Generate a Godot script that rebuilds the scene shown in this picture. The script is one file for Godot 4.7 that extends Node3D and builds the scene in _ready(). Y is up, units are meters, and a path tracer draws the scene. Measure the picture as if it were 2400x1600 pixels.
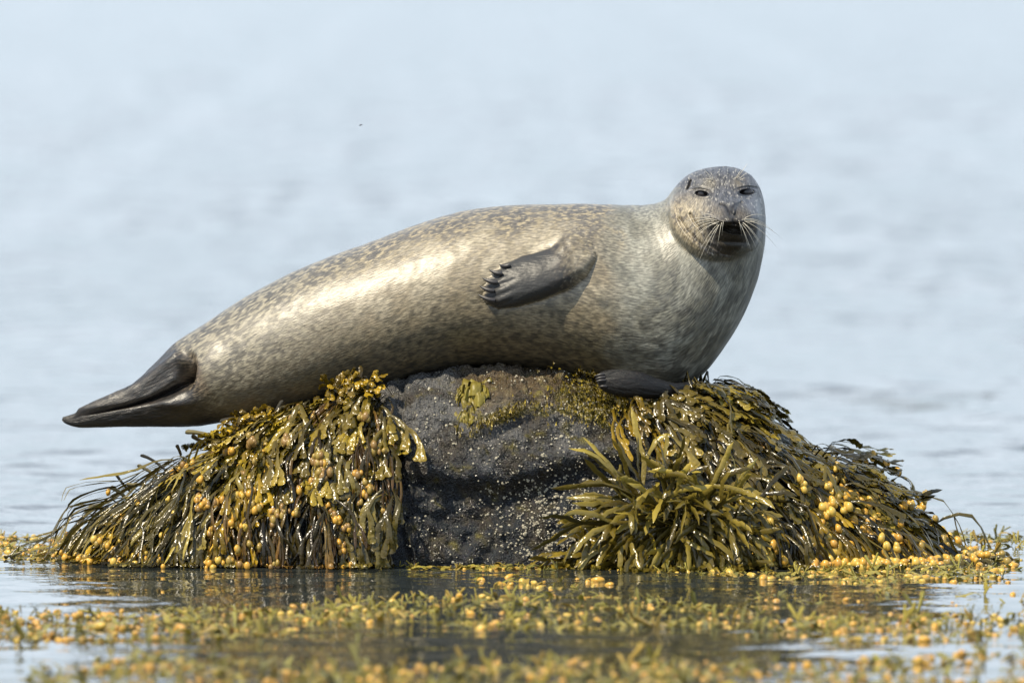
extends Node3D

# ---------------------------------------------------------------- camera set-up shared by the builders
const DIST := 20.0
const PITCH := 2.745            # degrees the lens looks down
const EYE_Y := 1.451
var cp := cos(deg_to_rad(PITCH))
var sp := sin(deg_to_rad(PITCH))
var rng := RandomNumberGenerator.new()
var M := {}

# photo plane (millimetres at the seal, x right, y down) -> world point at depth z, and back
func at(qx: float, qy: float, z := 0.0) -> Vector3:
	var dx := (qx - 1176.0) / 20000.0
	var dy := (784.0 - qy) / 20000.0
	var d := Vector3(dx, dy * cp - sp, -cp - dy * sp)
	var t := (z - DIST) / d.z
	return Vector3(d.x * t, EYE_Y + d.y * t, z)

func on_water(qx: float, qy: float) -> Vector3:
	var dx := (qx - 1176.0) / 20000.0
	var dy := (784.0 - qy) / 20000.0
	var d := Vector3(dx, dy * cp - sp, -cp - dy * sp)
	var t := -EYE_Y / d.y
	return Vector3(d.x * t, 0.0, DIST + d.z * t)

func seen(p: Vector3) -> Vector2:
	var ry := p.y - EYE_Y
	var rz := p.z - DIST
	var depth := -(rz * cp) - ry * sp
	var up := ry * cp - rz * sp
	return Vector2(1176.0 + 20000.0 * p.x / depth, 784.0 - 20000.0 * up / depth)

# ---------------------------------------------------------------- mesh building
class Shape:
	var v := PackedVector3Array()
	var n := PackedVector3Array()
	var c := PackedColorArray()
	var uv := PackedVector2Array()
	var i := PackedInt32Array()
	func add(p: Vector3, nn: Vector3, col: Color, u := Vector2.ZERO) -> int:
		v.push_back(p); n.push_back(nn); c.push_back(col)
		uv.push_back(u if u != Vector2.ZERO else Vector2(p.x + 0.7 * p.z, p.y - 0.4 * p.z))
		return v.size() - 1
	func tri(a: int, b: int, d: int) -> void:
		i.push_back(a); i.push_back(b); i.push_back(d)
	func mesh(m: Material) -> ArrayMesh:
		var vote := 0                     # front faces run clockwise: turn all faces when most look inwards
		for k in range(0, i.size() - 2, 3 * maxi(1, i.size() / 600)):
			var g := (v[i[k + 2]] - v[i[k]]).cross(v[i[k + 1]] - v[i[k]])
			vote += 1 if g.dot(n[i[k]]) > 0.0 else -1
		if vote < 0:
			for k in range(0, i.size() - 2, 3):
				var h := i[k + 1]
				i[k + 1] = i[k + 2]
				i[k + 2] = h
		var a := []
		a.resize(Mesh.ARRAY_MAX)
		a[Mesh.ARRAY_VERTEX] = v
		a[Mesh.ARRAY_NORMAL] = n
		a[Mesh.ARRAY_COLOR] = c
		a[Mesh.ARRAY_TEX_UV] = uv
		a[Mesh.ARRAY_INDEX] = i
		var me := ArrayMesh.new()
		me.add_surface_from_arrays(Mesh.PRIMITIVE_TRIANGLES, a)
		me.surface_set_material(0, m)
		return me

func put(called: String, me: Mesh, parent: Node, where := Transform3D()) -> MeshInstance3D:
	var o := MeshInstance3D.new()
	o.name = called
	o.mesh = me
	o.transform = where
	parent.add_child(o, true)
	return o

var used := {}
func numbered(called: String) -> String:
	var k: int = used.get(called, 0)
	used[called] = k + 1
	return called if k == 0 else "%s_%03d" % [called, k]

func thing(called: String, label: String, category: String, where := Vector3.ZERO, group := "") -> Node3D:
	var o := Node3D.new()
	o.name = numbered(called)
	o.position = where
	o.set_meta("label", label)
	o.set_meta("category", category)
	if group != "":
		o.set_meta("group", group)
	add_child(o, true)
	return o

func lin(r: float, g: float, b: float) -> Color:
	return Color(r, g, b)

func noise(sd: int, f: float, oct := 3, kind := FastNoiseLite.TYPE_SIMPLEX_SMOOTH) -> FastNoiseLite:
	var q := FastNoiseLite.new()
	q.seed = sd
	q.noise_type = kind
	q.frequency = f
	q.fractal_octaves = oct
	q.fractal_type = FastNoiseLite.FRACTAL_FBM if oct > 1 else FastNoiseLite.FRACTAL_NONE
	return q

func tex(im: Image) -> ImageTexture:
	return ImageTexture.create_from_image(im)

# ---------------------------------------------------------------- materials
func streaks(sd: int, f: float, stretch: int, lo: float, hi: float) -> Image:
	var q := noise(sd, f, 4)
	var im := q.get_seamless_image(1024 / stretch, 1024)
	im.convert(Image.FORMAT_RGB8)
	im.resize(1024, 1024, Image.INTERPOLATE_CUBIC)
	if lo > 0.0 or hi < 1.0:
		im.adjust_bcs(1.0, hi - lo, 1.0)
		im.adjust_bcs((lo + hi) , 1.0, 1.0)
	return im

func make_materials() -> void:
	var fur := StandardMaterial3D.new()
	fur.vertex_color_use_as_albedo = true
	fur.roughness = 0.43
	fur.metallic_specular = 0.6
	var height := streaks(5, 0.09, 6, 0.0, 1.0)
	fur.heightmap_enabled = true
	fur.heightmap_texture = tex(height)
	fur.heightmap_scale = 0.05
	fur.uv1_scale = Vector3(3.0, 3.0, 1.0)
	var hairs := noise(6, 0.2, 3).get_seamless_image(72, 512)
	hairs.convert(Image.FORMAT_RGB8)
	hairs.resize(512, 512, Image.INTERPOLATE_CUBIC)
	for y in 512:
		for x in 512:
			var g := clampf(0.84 + 0.55 * (hairs.get_pixel(x, y).r - 0.5), 0.45, 1.0)
			hairs.set_pixel(x, y, Color(g, g, g))
	fur.albedo_texture = tex(hairs)
	fur.clearcoat_enabled = true
	fur.clearcoat = 0.1
	fur.clearcoat_roughness = 0.34
	M.fur = fur

	var skin_m := fur.duplicate() as StandardMaterial3D
	skin_m.albedo_texture = null
	skin_m.albedo_color = Color(0.735, 0.735, 0.735).linear_to_srgb()
	skin_m.clearcoat_enabled = false
	skin_m.roughness = 0.43
	skin_m.metallic_specular = 0.42
	M.skin = skin_m

	var frond := StandardMaterial3D.new()
	frond.vertex_color_use_as_albedo = true
	frond.roughness = 0.24
	frond.metallic_specular = 0.5
	frond.backlight_enabled = true
	frond.backlight = Color(0.5, 0.5, 0.42)
	var fn := noise(9, 0.02, 3)
	frond.heightmap_enabled = true
	frond.heightmap_texture = tex(fn.get_seamless_image(512, 512))
	frond.heightmap_scale = 0.12
	frond.uv1_triplanar = true
	frond.uv1_scale = Vector3(9, 9, 9)
	M.frond = frond

	var leaf := frond.duplicate() as StandardMaterial3D
	leaf.roughness = 0.42
	leaf.backlight = Color(0.9, 0.9, 0.6)
	M.leaf = leaf

	for e in [["gold", 0.55, 0.31, 0.045], ["amber", 0.47, 0.26, 0.05], ["brown", 0.24, 0.145, 0.045], ["lemon", 0.54, 0.37, 0.07], ["olive", 0.3, 0.21, 0.05]]:
		var b := StandardMaterial3D.new()
		b.albedo_color = Color(e[1], e[2], e[3]).linear_to_srgb()
		b.roughness = 0.3
		b.metallic_specular = 0.5
		b.subsurf_scatter_enabled = true
		b.subsurf_scatter_strength = 0.08
		M["bladder_" + e[0]] = b

	var rock := StandardMaterial3D.new()
	rock.vertex_color_use_as_albedo = true
	rock.roughness = 0.15
	rock.metallic_specular = 0.5
	var rn := noise(21, 0.03, 6)
	rn.fractal_gain = 0.62
	rock.heightmap_enabled = true
	rock.heightmap_texture = tex(rn.get_seamless_image(1024, 1024))
	rock.heightmap_scale = 2.0
	rock.uv1_triplanar = true
	rock.uv1_scale = Vector3(3.3, 3.3, 3.3)
	M.rock = rock

	var barn := StandardMaterial3D.new()
	barn.albedo_color = Color(0.48, 0.44, 0.34).linear_to_srgb()
	barn.roughness = 0.55
	M.barnacle = barn

	var claw := StandardMaterial3D.new()
	claw.albedo_color = Color(0.03, 0.028, 0.03).linear_to_srgb()
	claw.roughness = 0.42
	M.claw = claw

	var eye := StandardMaterial3D.new()
	eye.albedo_color = Color(0.025, 0.022, 0.024).linear_to_srgb()
	eye.roughness = 0.06
	M.eye = eye

	var wh := StandardMaterial3D.new()
	wh.albedo_color = Color(0.6, 0.56, 0.47).linear_to_srgb()
	wh.roughness = 0.4
	M.whisker = wh

	var fly := StandardMaterial3D.new()
	fly.albedo_color = Color(0.02, 0.02, 0.024).linear_to_srgb()
	fly.roughness = 0.5
	M.fly = fly
	var wing := StandardMaterial3D.new()
	wing.albedo_color = Color(0.2, 0.2, 0.22).linear_to_srgb()
	wing.roughness = 0.4
	M.wing = wing

	var water := StandardMaterial3D.new()
	water.albedo_color = Color(0.035, 0.042, 0.04).linear_to_srgb()
	water.roughness = 0.015
	water.metallic_specular = 0.5
	var wn := noise(33, 0.0075, 5)
	wn.fractal_gain = 0.42
	water.heightmap_enabled = true
	water.heightmap_texture = tex(wn.get_seamless_image(2048, 2048))
	water.heightmap_scale = WATER_BUMP
	water.uv1_triplanar = true
	water.uv1_world_triplanar = true
	water.uv1_scale = Vector3(0.19, 0.19, 0.19)
	M.water = water
	var open_sea := water.duplicate() as StandardMaterial3D
	open_sea.heightmap_scale = 3.3
	M.open_sea = open_sea
	var inshore := water.duplicate() as StandardMaterial3D
	inshore.heightmap_scale = 2.3
	M.inshore = inshore

const WATER_BUMP := 0.75

# ---------------------------------------------------------------- small numeric helpers
func sstep(a: float, b: float, x: float) -> float:
	var t := clampf((x - a) / (b - a), 0.0, 1.0)
	return t * t * (3.0 - 2.0 * t)

func bump(dx: float, dy: float) -> float:
	return exp(-(dx * dx + dy * dy))

func seg_dist(p: Vector2, line: PackedVector2Array) -> Vector2:    # (distance, how far along 0..1)
	var best := 1e9
	var along := 0.0
	for k in line.size() - 1:
		var a := line[k]
		var ab := line[k + 1] - a
		var t := clampf((p - a).dot(ab) / ab.length_squared(), 0.0, 1.0)
		var d := p.distance_to(a + ab * t)
		if d < best:
			best = d
			along = (k + t) / (line.size() - 1)
	return Vector2(best, along)

func table(t: Array, x: float) -> float:
	if x <= t[0][0]:
		return t[0][1]
	for k in t.size() - 1:
		if x <= t[k + 1][0]:
			return lerpf(t[k][1], t[k + 1][1], (x - t[k][0]) / (t[k + 1][0] - t[k][0]))
	return t[t.size() - 1][1]

func cubic(a: float, b: float, c: float, d: float, t: float) -> float:
	return b + 0.5 * t * (c - a + t * (2.0 * a - 5.0 * b + 4.0 * c - d + t * (3.0 * (b - c) + d - a)))

# ---------------------------------------------------------------- the seal
# stations along the spine: upper or inner outline x y, lower or outer outline x y, half depth, centre z
var STATIONS := [
	[143, 958, 141, 964, .006, .0], [152, 955, 148, 972, .016, .0], [180, 945, 176, 981, .03, .0], [220, 925, 215, 982, .045, .0], [262, 905, 258, 981, .055, .0], [303, 883, 300, 980, .062, .0], [350, 838, 380, 980, .075, .0], [398, 790, 448, 979, .095, .0],
	[460, 749, 520, 968, .118, .0], [550, 690, 600, 958, .145, .0], [650, 635, 690, 938, .165, .0], [750, 592, 780, 912, .18, .0], [850, 556, 870, 890, .19, .0], [950, 518, 960, 864, .195, .0],
	[1050, 488, 1055, 844, .2, .0], [1150, 473, 1150, 840, .2, .0], [1250, 469, 1255, 852, .2, .0], [1340, 468, 1350, 876, .2, .0], [1410, 470, 1450, 900, .2, .0], [1460, 471, 1550, 902, .195, .005],
	[1487, 470, 1610, 864, .185, .01], [1505, 467, 1663, 800, .17, .02], [1518, 463, 1705, 730, .155, .03], [1528, 458, 1733, 665, .14, .04], [1536, 449, 1748, 612, .127, .05], [1544, 439, 1757, 560, .12, .055],
	[1554, 426, 1759, 512, .118, .06], [1566, 413, 1757, 474, .112, .06], [1582, 401, 1751, 444, .1, .06], [1601, 392, 1741, 421, .083, .06], [1624, 386, 1725, 402, .06, .06], [1646, 383, 1703, 390, .034, .06], [1668, 382, 1683, 384, .006, .06]]
var NEAR_FLIPPER := [
	[1370, 866, 1370, 874, .004, .262], [1375, 857, 1375, 886, .011, .264], [1390, 850, 1392, 901, .018, .266], [1425, 847, 1425, 911, .022, .266], [1470, 853, 1465, 915, .024, .258], [1510, 868, 1500, 916, .026, .24], [1550, 879, 1545, 912, .028, .205], [1585, 874, 1585, 906, .03, .15], [1592, 862, 1594, 884, .02, .11]]

var FLIPPER := PackedVector2Array([Vector2(1300, 540), Vector2(1350, 548), Vector2(1370, 594), Vector2(1348, 634), Vector2(1306, 664), Vector2(1246, 688), Vector2(1186, 704), Vector2(1145, 708), Vector2(1116, 695), Vector2(1107, 680),
	Vector2(1117, 668), Vector2(1110, 658), Vector2(1121, 650), Vector2(1117, 640), Vector2(1131, 634), Vector2(1130, 622), Vector2(1148, 616), Vector2(1150, 606), Vector2(1172, 599), Vector2(1200, 586), Vector2(1235, 578), Vector2(1265, 570), Vector2(1284, 556)])
var GROOVE := PackedVector2Array([Vector2(150, 959), Vector2(168, 956), Vector2(203, 949), Vector2(248, 940), Vector2(298, 930), Vector2(348, 917), Vector2(385, 902), Vector2(412, 886), Vector2(430, 866), Vector2(437, 842), Vector2(437, 822)])
var RIDGE := PackedVector2Array([Vector2(185, 944), Vector2(250, 921), Vector2(310, 895), Vector2(355, 862), Vector2(405, 822)])
var NOSTRIL_A := PackedVector2Array([Vector2(1655, 469), Vector2(1663, 471), Vector2(1669, 477), Vector2(1672, 485)])
var NOSTRIL_B := PackedVector2Array([Vector2(1694, 467), Vector2(1687, 470), Vector2(1682, 477), Vector2(1679, 486)])
var PHILTRUM := PackedVector2Array([Vector2(1676, 487), Vector2(1677, 504)])
var LIP_A := PackedVector2Array([Vector2(1677, 503), Vector2(1660, 505), Vector2(1645, 516), Vector2(1638, 526)])
var LIP_B := PackedVector2Array([Vector2(1677, 503), Vector2(1694, 505), Vector2(1706, 512), Vector2(1715, 523)])
var CORNER := PackedVector2Array([Vector2(1592, 494), Vector2(1600, 512), Vector2(1615, 530)])
var EAR_A := PackedVector2Array([Vector2(1585.5, 413), Vector2(1583, 424), Vector2(1578, 433)])
var EAR_B := PackedVector2Array([Vector2(1746, 432), Vector2(1751, 445)])
var CHEEK := PackedVector2Array([Vector2(1566, 508), Vector2(1580, 532), Vector2(1601, 555), Vector2(1632, 578)])
var NECK := PackedVector2Array([Vector2(1528, 455), Vector2(1535, 480), Vector2(1546, 515), Vector2(1562, 551), Vector2(1583, 577), Vector2(1608, 594), Vector2(1640, 600), Vector2(1680, 598)])
var CHINLINE := PackedVector2Array([Vector2(1630, 562), Vector2(1655, 580), Vector2(1690, 586), Vector2(1722, 574)])
const EYE_A := Vector2(1612.5, 444.5)
const EYE_B := Vector2(1714.0, 441.5)

var front := PackedFloat32Array()          # nearest surface of the last lofted body, by 4 mm cell of the x y plane
const FW := 600
const FH := 400
func front_clear() -> void:
	front.resize(FW * FH)
	front.fill(-9.0)
func front_note(q: Vector2, z: float) -> void:
	var k := int(q.y / 4.0) * FW + int(q.x / 4.0)
	if k >= 0 and k < FW * FH and z > front[k]:
		front[k] = z
func front_z(q: Vector2) -> float:
	for r in 4:
		var best := -9.0
		for dy in range(-r, r + 1):
			for dx in range(-r, r + 1):
				var k := (int(q.y / 4.0) + dy) * FW + int(q.x / 4.0) + dx
				if k >= 0 and k < FW * FH:
					best = maxf(best, front[k])
		if best > -8.0:
			return best
	return 0.0

func face_relief(q: Vector2) -> float:
	var x := q.x
	var y := q.y
	var h := 0.0
	# the head stands out in front of the neck, with a fold all along the jaw
	var e := sqrt(pow((x - 1653.0) / 118.0, 2) + pow((y - 486.0) / 112.0, 2))
	var w := sstep(425.0, 490.0, y) * (1.0 - sstep(1715.0, 1752.0, x))
	h += 0.042 * (1.0 - sstep(0.8, 1.02, e)) * w
	h += 0.012 * bump((e - 0.93) / 0.06, 0.0) * w
	if e > 1.25:
		return h
	h += 0.074 * bump((x - 1677.0) / 52.0, (y - 505.0) / 45.0)
	h += 0.027 * bump((x - 1651.0) / 25.0, (y - 499.0) / 18.0)
	h += 0.027 * bump((x - 1703.0) / 23.0, (y - 497.0) / 18.0)
	h += 0.016 * bump((x - 1676.0) / 17.0, (y - 477.0) / 15.0)
	# nostrils, philtrum, lips
	var d := minf(seg_dist(q, NOSTRIL_A).x, seg_dist(q, NOSTRIL_B).x)
	h -= 0.012 * bump(d / 3.0, 0.0)
	h -= 0.006 * bump(seg_dist(q, PHILTRUM).x / 2.2, 0.0)
	d = minf(seg_dist(q, LIP_A).x, seg_dist(q, LIP_B).x)
	h -= 0.0045 * bump(d / 4.5, 0.0)
	# open mouth, tongue, lower lip, chin
	var m := sqrt(pow((x - 1677.0) / 24.0, 2) + pow((y - 522.0) / 12.5, 2))
	h -= 0.026 * (1.0 - sstep(0.6, 1.1, m))
	h += 0.013 * bump((x - 1676.0) / 14.0, (y - 529.0) / 7.0)
	h += 0.010 * bump((x - 1677.0) / 25.0, (y - 543.0) / 7.0)
	h -= 0.004 * bump((x - 1677.0) / 24.0, (y - 552.0) / 4.0)
	h += 0.017 * bump((x - 1677.0) / 34.0, (y - 563.0) / 13.0)
	h -= 0.007 * bump(seg_dist(q, CHINLINE).x / 4.0, 0.0)
	h -= 0.007 * bump(seg_dist(q, CORNER).x / 3.0, 0.0)
	h -= 0.006 * bump(seg_dist(q, CHEEK).x / 5.0, 0.0)
	h -= 0.016 * bump(seg_dist(q, EAR_A).x / 2.6, 0.0)
	h -= 0.010 * bump(seg_dist(q, EAR_B).x / 2.4, 0.0)
	# eyes: a socket, a rim of lids and the opening between them
	for k in 2:
		var c: Vector2 = EYE_A if k == 0 else EYE_B
		var r := (q - c).rotated(-0.14 if k == 0 else 0.1)
		var half: Vector2 = Vector2(13.5, 5.6) if k == 0 else Vector2(16.5, 6.4)
		h -= 0.010 * bump(r.x / 24.0, r.y / 17.0)
		var a := sqrt(pow(r.x / half.x, 2) + pow(r.y / half.y, 2))
		h += 0.0035 * bump((a - 1.35) / 0.25, 0.0)
		h -= 0.0011 * bump((a - 1.95) / 0.2, 0.0)
		h += 0.002 * bump((a - 2.35) / 0.25, 0.0)
		h -= 0.022 * (1.0 - sstep(0.75, 1.08, a))
		h += 0.006 * bump(r.x / 22.0, (r.y + 16.0) / 8.0)
	h -= 0.008 * bump((x - 1664.0) / 30.0, (y - 432.0) / 24.0)
	return h

func flipper_relief(q: Vector2) -> Vector3:       # (height, how much flipper, how far from tip to root)
	var along := (q - Vector2(1110, 668)).dot(Vector2(240, -98)) / 67204.0
	var across := ((q - Vector2(1150, 600)).dot(Vector2(0.35, 0.937)) + 4.0) / 92.0
	var h := 0.020 * bump((q.x - 1338.0) / 62.0, (q.y - 566.0) / 46.0)
	var inside := 0.0
	if q.x > 1085.0 and q.x < 1400.0 and q.y > 525.0 and q.y < 722.0:
		var ring := FLIPPER.duplicate()
		ring.push_back(FLIPPER[0])
		var d := seg_dist(q, ring).x
		if Geometry2D.is_point_in_polygon(q, FLIPPER):
			var fade := 1.0 - sstep(0.66, 1.06, along) * (1.0 - 0.45 * sstep(0.55, 0.95, across))
			h += (0.010 + 0.03 * clampf(across, 0.0, 1.0)) * (1.0 - exp(-d / 13.0)) * fade
			inside = sstep(0.0, 4.0, d)
			var tip := 1.0 - sstep(0.1, 0.36, along)
			h += 0.0042 * tip * (pow(0.5 + 0.5 * cos(TAU * (across * 5.1 - 0.55)), 0.6) - 0.6) * inside
		else:
			h -= 0.005 * exp(-d / 6.0) * sstep(0.2, 0.8, across)
	return Vector3(h, inside, along)

func tail_edge(y: float) -> float:
	return table([[700, 385], [790, 398], [815, 431], [845, 440], [880, 452], [915, 470], [965, 500], [1000, 510]], y)

var skin := PackedInt32Array()             # faces of bare skin in the body mesh
func loft(s: Shape, stations: Array, rings: int, round: int, kind: int) -> void:
	var first := s.v.size()
	# spread the rings by the mean step of both outlines
	var pa := []
	for st in stations:
		pa.push_back([at(st[0], st[1], st[5]), at(st[2], st[3], st[5])])
	var steps := PackedFloat32Array([0.0])
	for k in stations.size() - 1:
		var l: float = (pa[k][0].distance_to(pa[k + 1][0]) + pa[k][1].distance_to(pa[k + 1][1])) * 0.5
		if kind == 0 and k >= 22:
			l *= 2.6
		steps.push_back(steps[k] + l)
	var n1 := noise(101, 1.0, 3)
	var n2 := noise(102, 1.0, 2)
	var n3 := noise(103, 1.0, 3)
	var pos := PackedVector3Array()
	var par := PackedVector3Array()           # arc length, share of the way round, radius
	var arc := 0.0
	var last := Vector3.ZERO
	var seg := 0
	for r in rings:
		var want := steps[steps.size() - 1] * float(r) / (rings - 1)
		while seg < steps.size() - 2 and steps[seg + 1] < want:
			seg += 1
		var t := clampf((want - steps[seg]) / (steps[seg + 1] - steps[seg]), 0.0, 1.0)
		var i0 := maxi(seg - 1, 0)
		var i3 := mini(seg + 2, stations.size() - 1)
		var ab := []
		for side in 2:
			var a: Vector3 = pa[i0][side]
			var b: Vector3 = pa[seg][side]
			var c: Vector3 = pa[seg + 1][side]
			var d: Vector3 = pa[i3][side]
			ab.push_back(Vector3(cubic(a.x, b.x, c.x, d.x, t), cubic(a.y, b.y, c.y, d.y, t), cubic(a.z, b.z, c.z, d.z, t)))
		var deep := maxf(cubic(stations[i0][4], stations[seg][4], stations[seg + 1][4], stations[i3][4], t), 0.001)
		var mid: Vector3 = (ab[0] + ab[1]) * 0.5
		var up: Vector3 = (ab[0] - ab[1]) * 0.5
		if r > 0:
			arc += mid.distance_to(last)
		last = mid
		for k in round + 1:
			# three quarters of the columns on the side that is modelled in detail
			var f := float(k) / round
			var phi: float
			if f < 0.14:
				phi = lerpf(-PI * 0.5, 0.0, f / 0.14)
			elif f < 0.86:
				phi = lerpf(0.0, PI, (f - 0.14) / 0.72)
			else:
				phi = lerpf(PI, PI * 1.5, (f - 0.86) / 0.14)
			pos.push_back(mid + up * cos(phi) + Vector3(0, 0, deep * sin(phi)))
			par.push_back(Vector3(arc, phi / PI, up.length()))
	var wide := round + 1
	# first pass: relief along the normal
	var nor := normals(pos, rings, wide)
	var total := pos.size()
	var mark := PackedFloat32Array()
	mark.resize(total)
	var wet := PackedByteArray()
	wet.resize(total)
	if kind == 0:
		for k in total:
			var nn := nor[k]
			if nn.z < 0.02:
				continue
			var p := pos[k]
			var q := seen(p)
			var facing := sstep(0.02, 0.4, nn.z)
			if q.x > 1490.0 and q.y < 660.0:
				var h := face_relief(q) * facing
				pos[k] = p + (nn * 0.35 + Vector3(0, 0, 0.65)) * h
				if pow((q.x - 1678.0) / 52.0, 2) + pow((q.y - 545.0) / 46.0, 2) < 1.0 or pow((q.x - 1677.0) / 25.0, 2) + pow((q.y - 487.0) / 24.0, 2) < 1.0:
					wet[k] = 1
			elif q.x > 1080.0 and q.x < 1480.0:
				var f := flipper_relief(q)
				pos[k] = p + nn * (f.x * facing)
				mark[k] = f.y * (1.0 - sstep(0.66, 0.98, f.z + 0.12 * n1.get_noise_2d(p.x * 60.0, p.y * 60.0)))
			elif q.x < 560.0:
				var g := seg_dist(q, GROOVE)
				var wd := lerpf(3.5, 12.0, sstep(0.3, 0.75, g.y))
				var dp := lerpf(0.010, 0.042, sstep(0.0, 0.7, g.y)) * (1.0 - 0.6 * sstep(0.85, 1.0, g.y))
				var h := -dp * bump(g.x / wd, 0.0)
				h -= 0.065 * bump((q.x - 423.0) / 15.0, (q.y - 864.0) / 26.0)
				h += 0.013 * bump(seg_dist(q, RIDGE).x / 13.0, 0.0)
				h += 0.012 * bump((q.x - 480.0) / 36.0, (q.y - 850.0) / 60.0)
				h += 0.012 * bump((q.x - 395.0) / 40.0, (q.y - 925.0) / 14.0)
				pos[k] = p + nn * (h * facing)
	# soft folds and unevenness of the skin
	for k in total:
		var a := par[k]
		var amp := 0.0009 if kind == 0 else 0.0008
		var crease := maxf(mark[k], 1.0 - sstep(390.0, 450.0, seen(pos[k]).x)) if kind == 0 else 1.0
		pos[k] += nor[k] * (amp * n2.get_noise_2d(a.x * 18.0, a.y * 9.0) - 0.0011 * crease * absf(n3.get_noise_2d(a.x * 16.0, a.y * 34.0)) - 0.0008 * crease * absf(n1.get_noise_2d(a.x * 90.0, a.y * 40.0)))
	nor = normals(pos, rings, wide)
	for k in total:
		var a := par[k]
		var col: Color
		var q := seen(pos[k])
		if kind == 0:
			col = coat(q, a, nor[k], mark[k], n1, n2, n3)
			if nor[k].z > 0.0:
				front_note(q, pos[k].z)
		else:
			col = Color(0.014, 0.013, 0.013) * (1.0 + 0.3 * n1.get_noise_2d(a.x * 60.0, a.y * 20.0))  # blacker than the other flippers: shade under the chest painted in
			front_note(q, pos[k].z)
		s.add(pos[k], nor[k], col, Vector2(a.x, a.y * 0.45))
	for r in rings - 1:
		for k in round:
			var i0 := first + r * wide + k
			if kind == 1 or mark[i0 - first] > 0.5 or wet[i0 - first] > 0:
				skin.append_array(PackedInt32Array([i0, i0 + 1, i0 + wide, i0 + 1, i0 + wide + 1, i0 + wide]))
			else:
				s.tri(i0, i0 + 1, i0 + wide)
				s.tri(i0 + 1, i0 + wide + 1, i0 + wide)

func normals(pos: PackedVector3Array, rings: int, wide: int) -> PackedVector3Array:
	var out := PackedVector3Array()
	out.resize(pos.size())
	for r in rings:
		var ra := maxi(r - 1, 0) * wide
		var rb := mini(r + 1, rings - 1) * wide
		var r0 := r * wide
		for k in wide:
			var ka := k - 1 if k > 0 else wide - 2
			var kb := k + 1 if k < wide - 1 else 1
			var nn := (pos[r0 + kb] - pos[r0 + ka]).cross(pos[rb + k] - pos[ra + k])
			out[r0 + k] = nn.normalized() if nn.length_squared() > 1e-20 else Vector3.RIGHT
	return out

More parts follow.
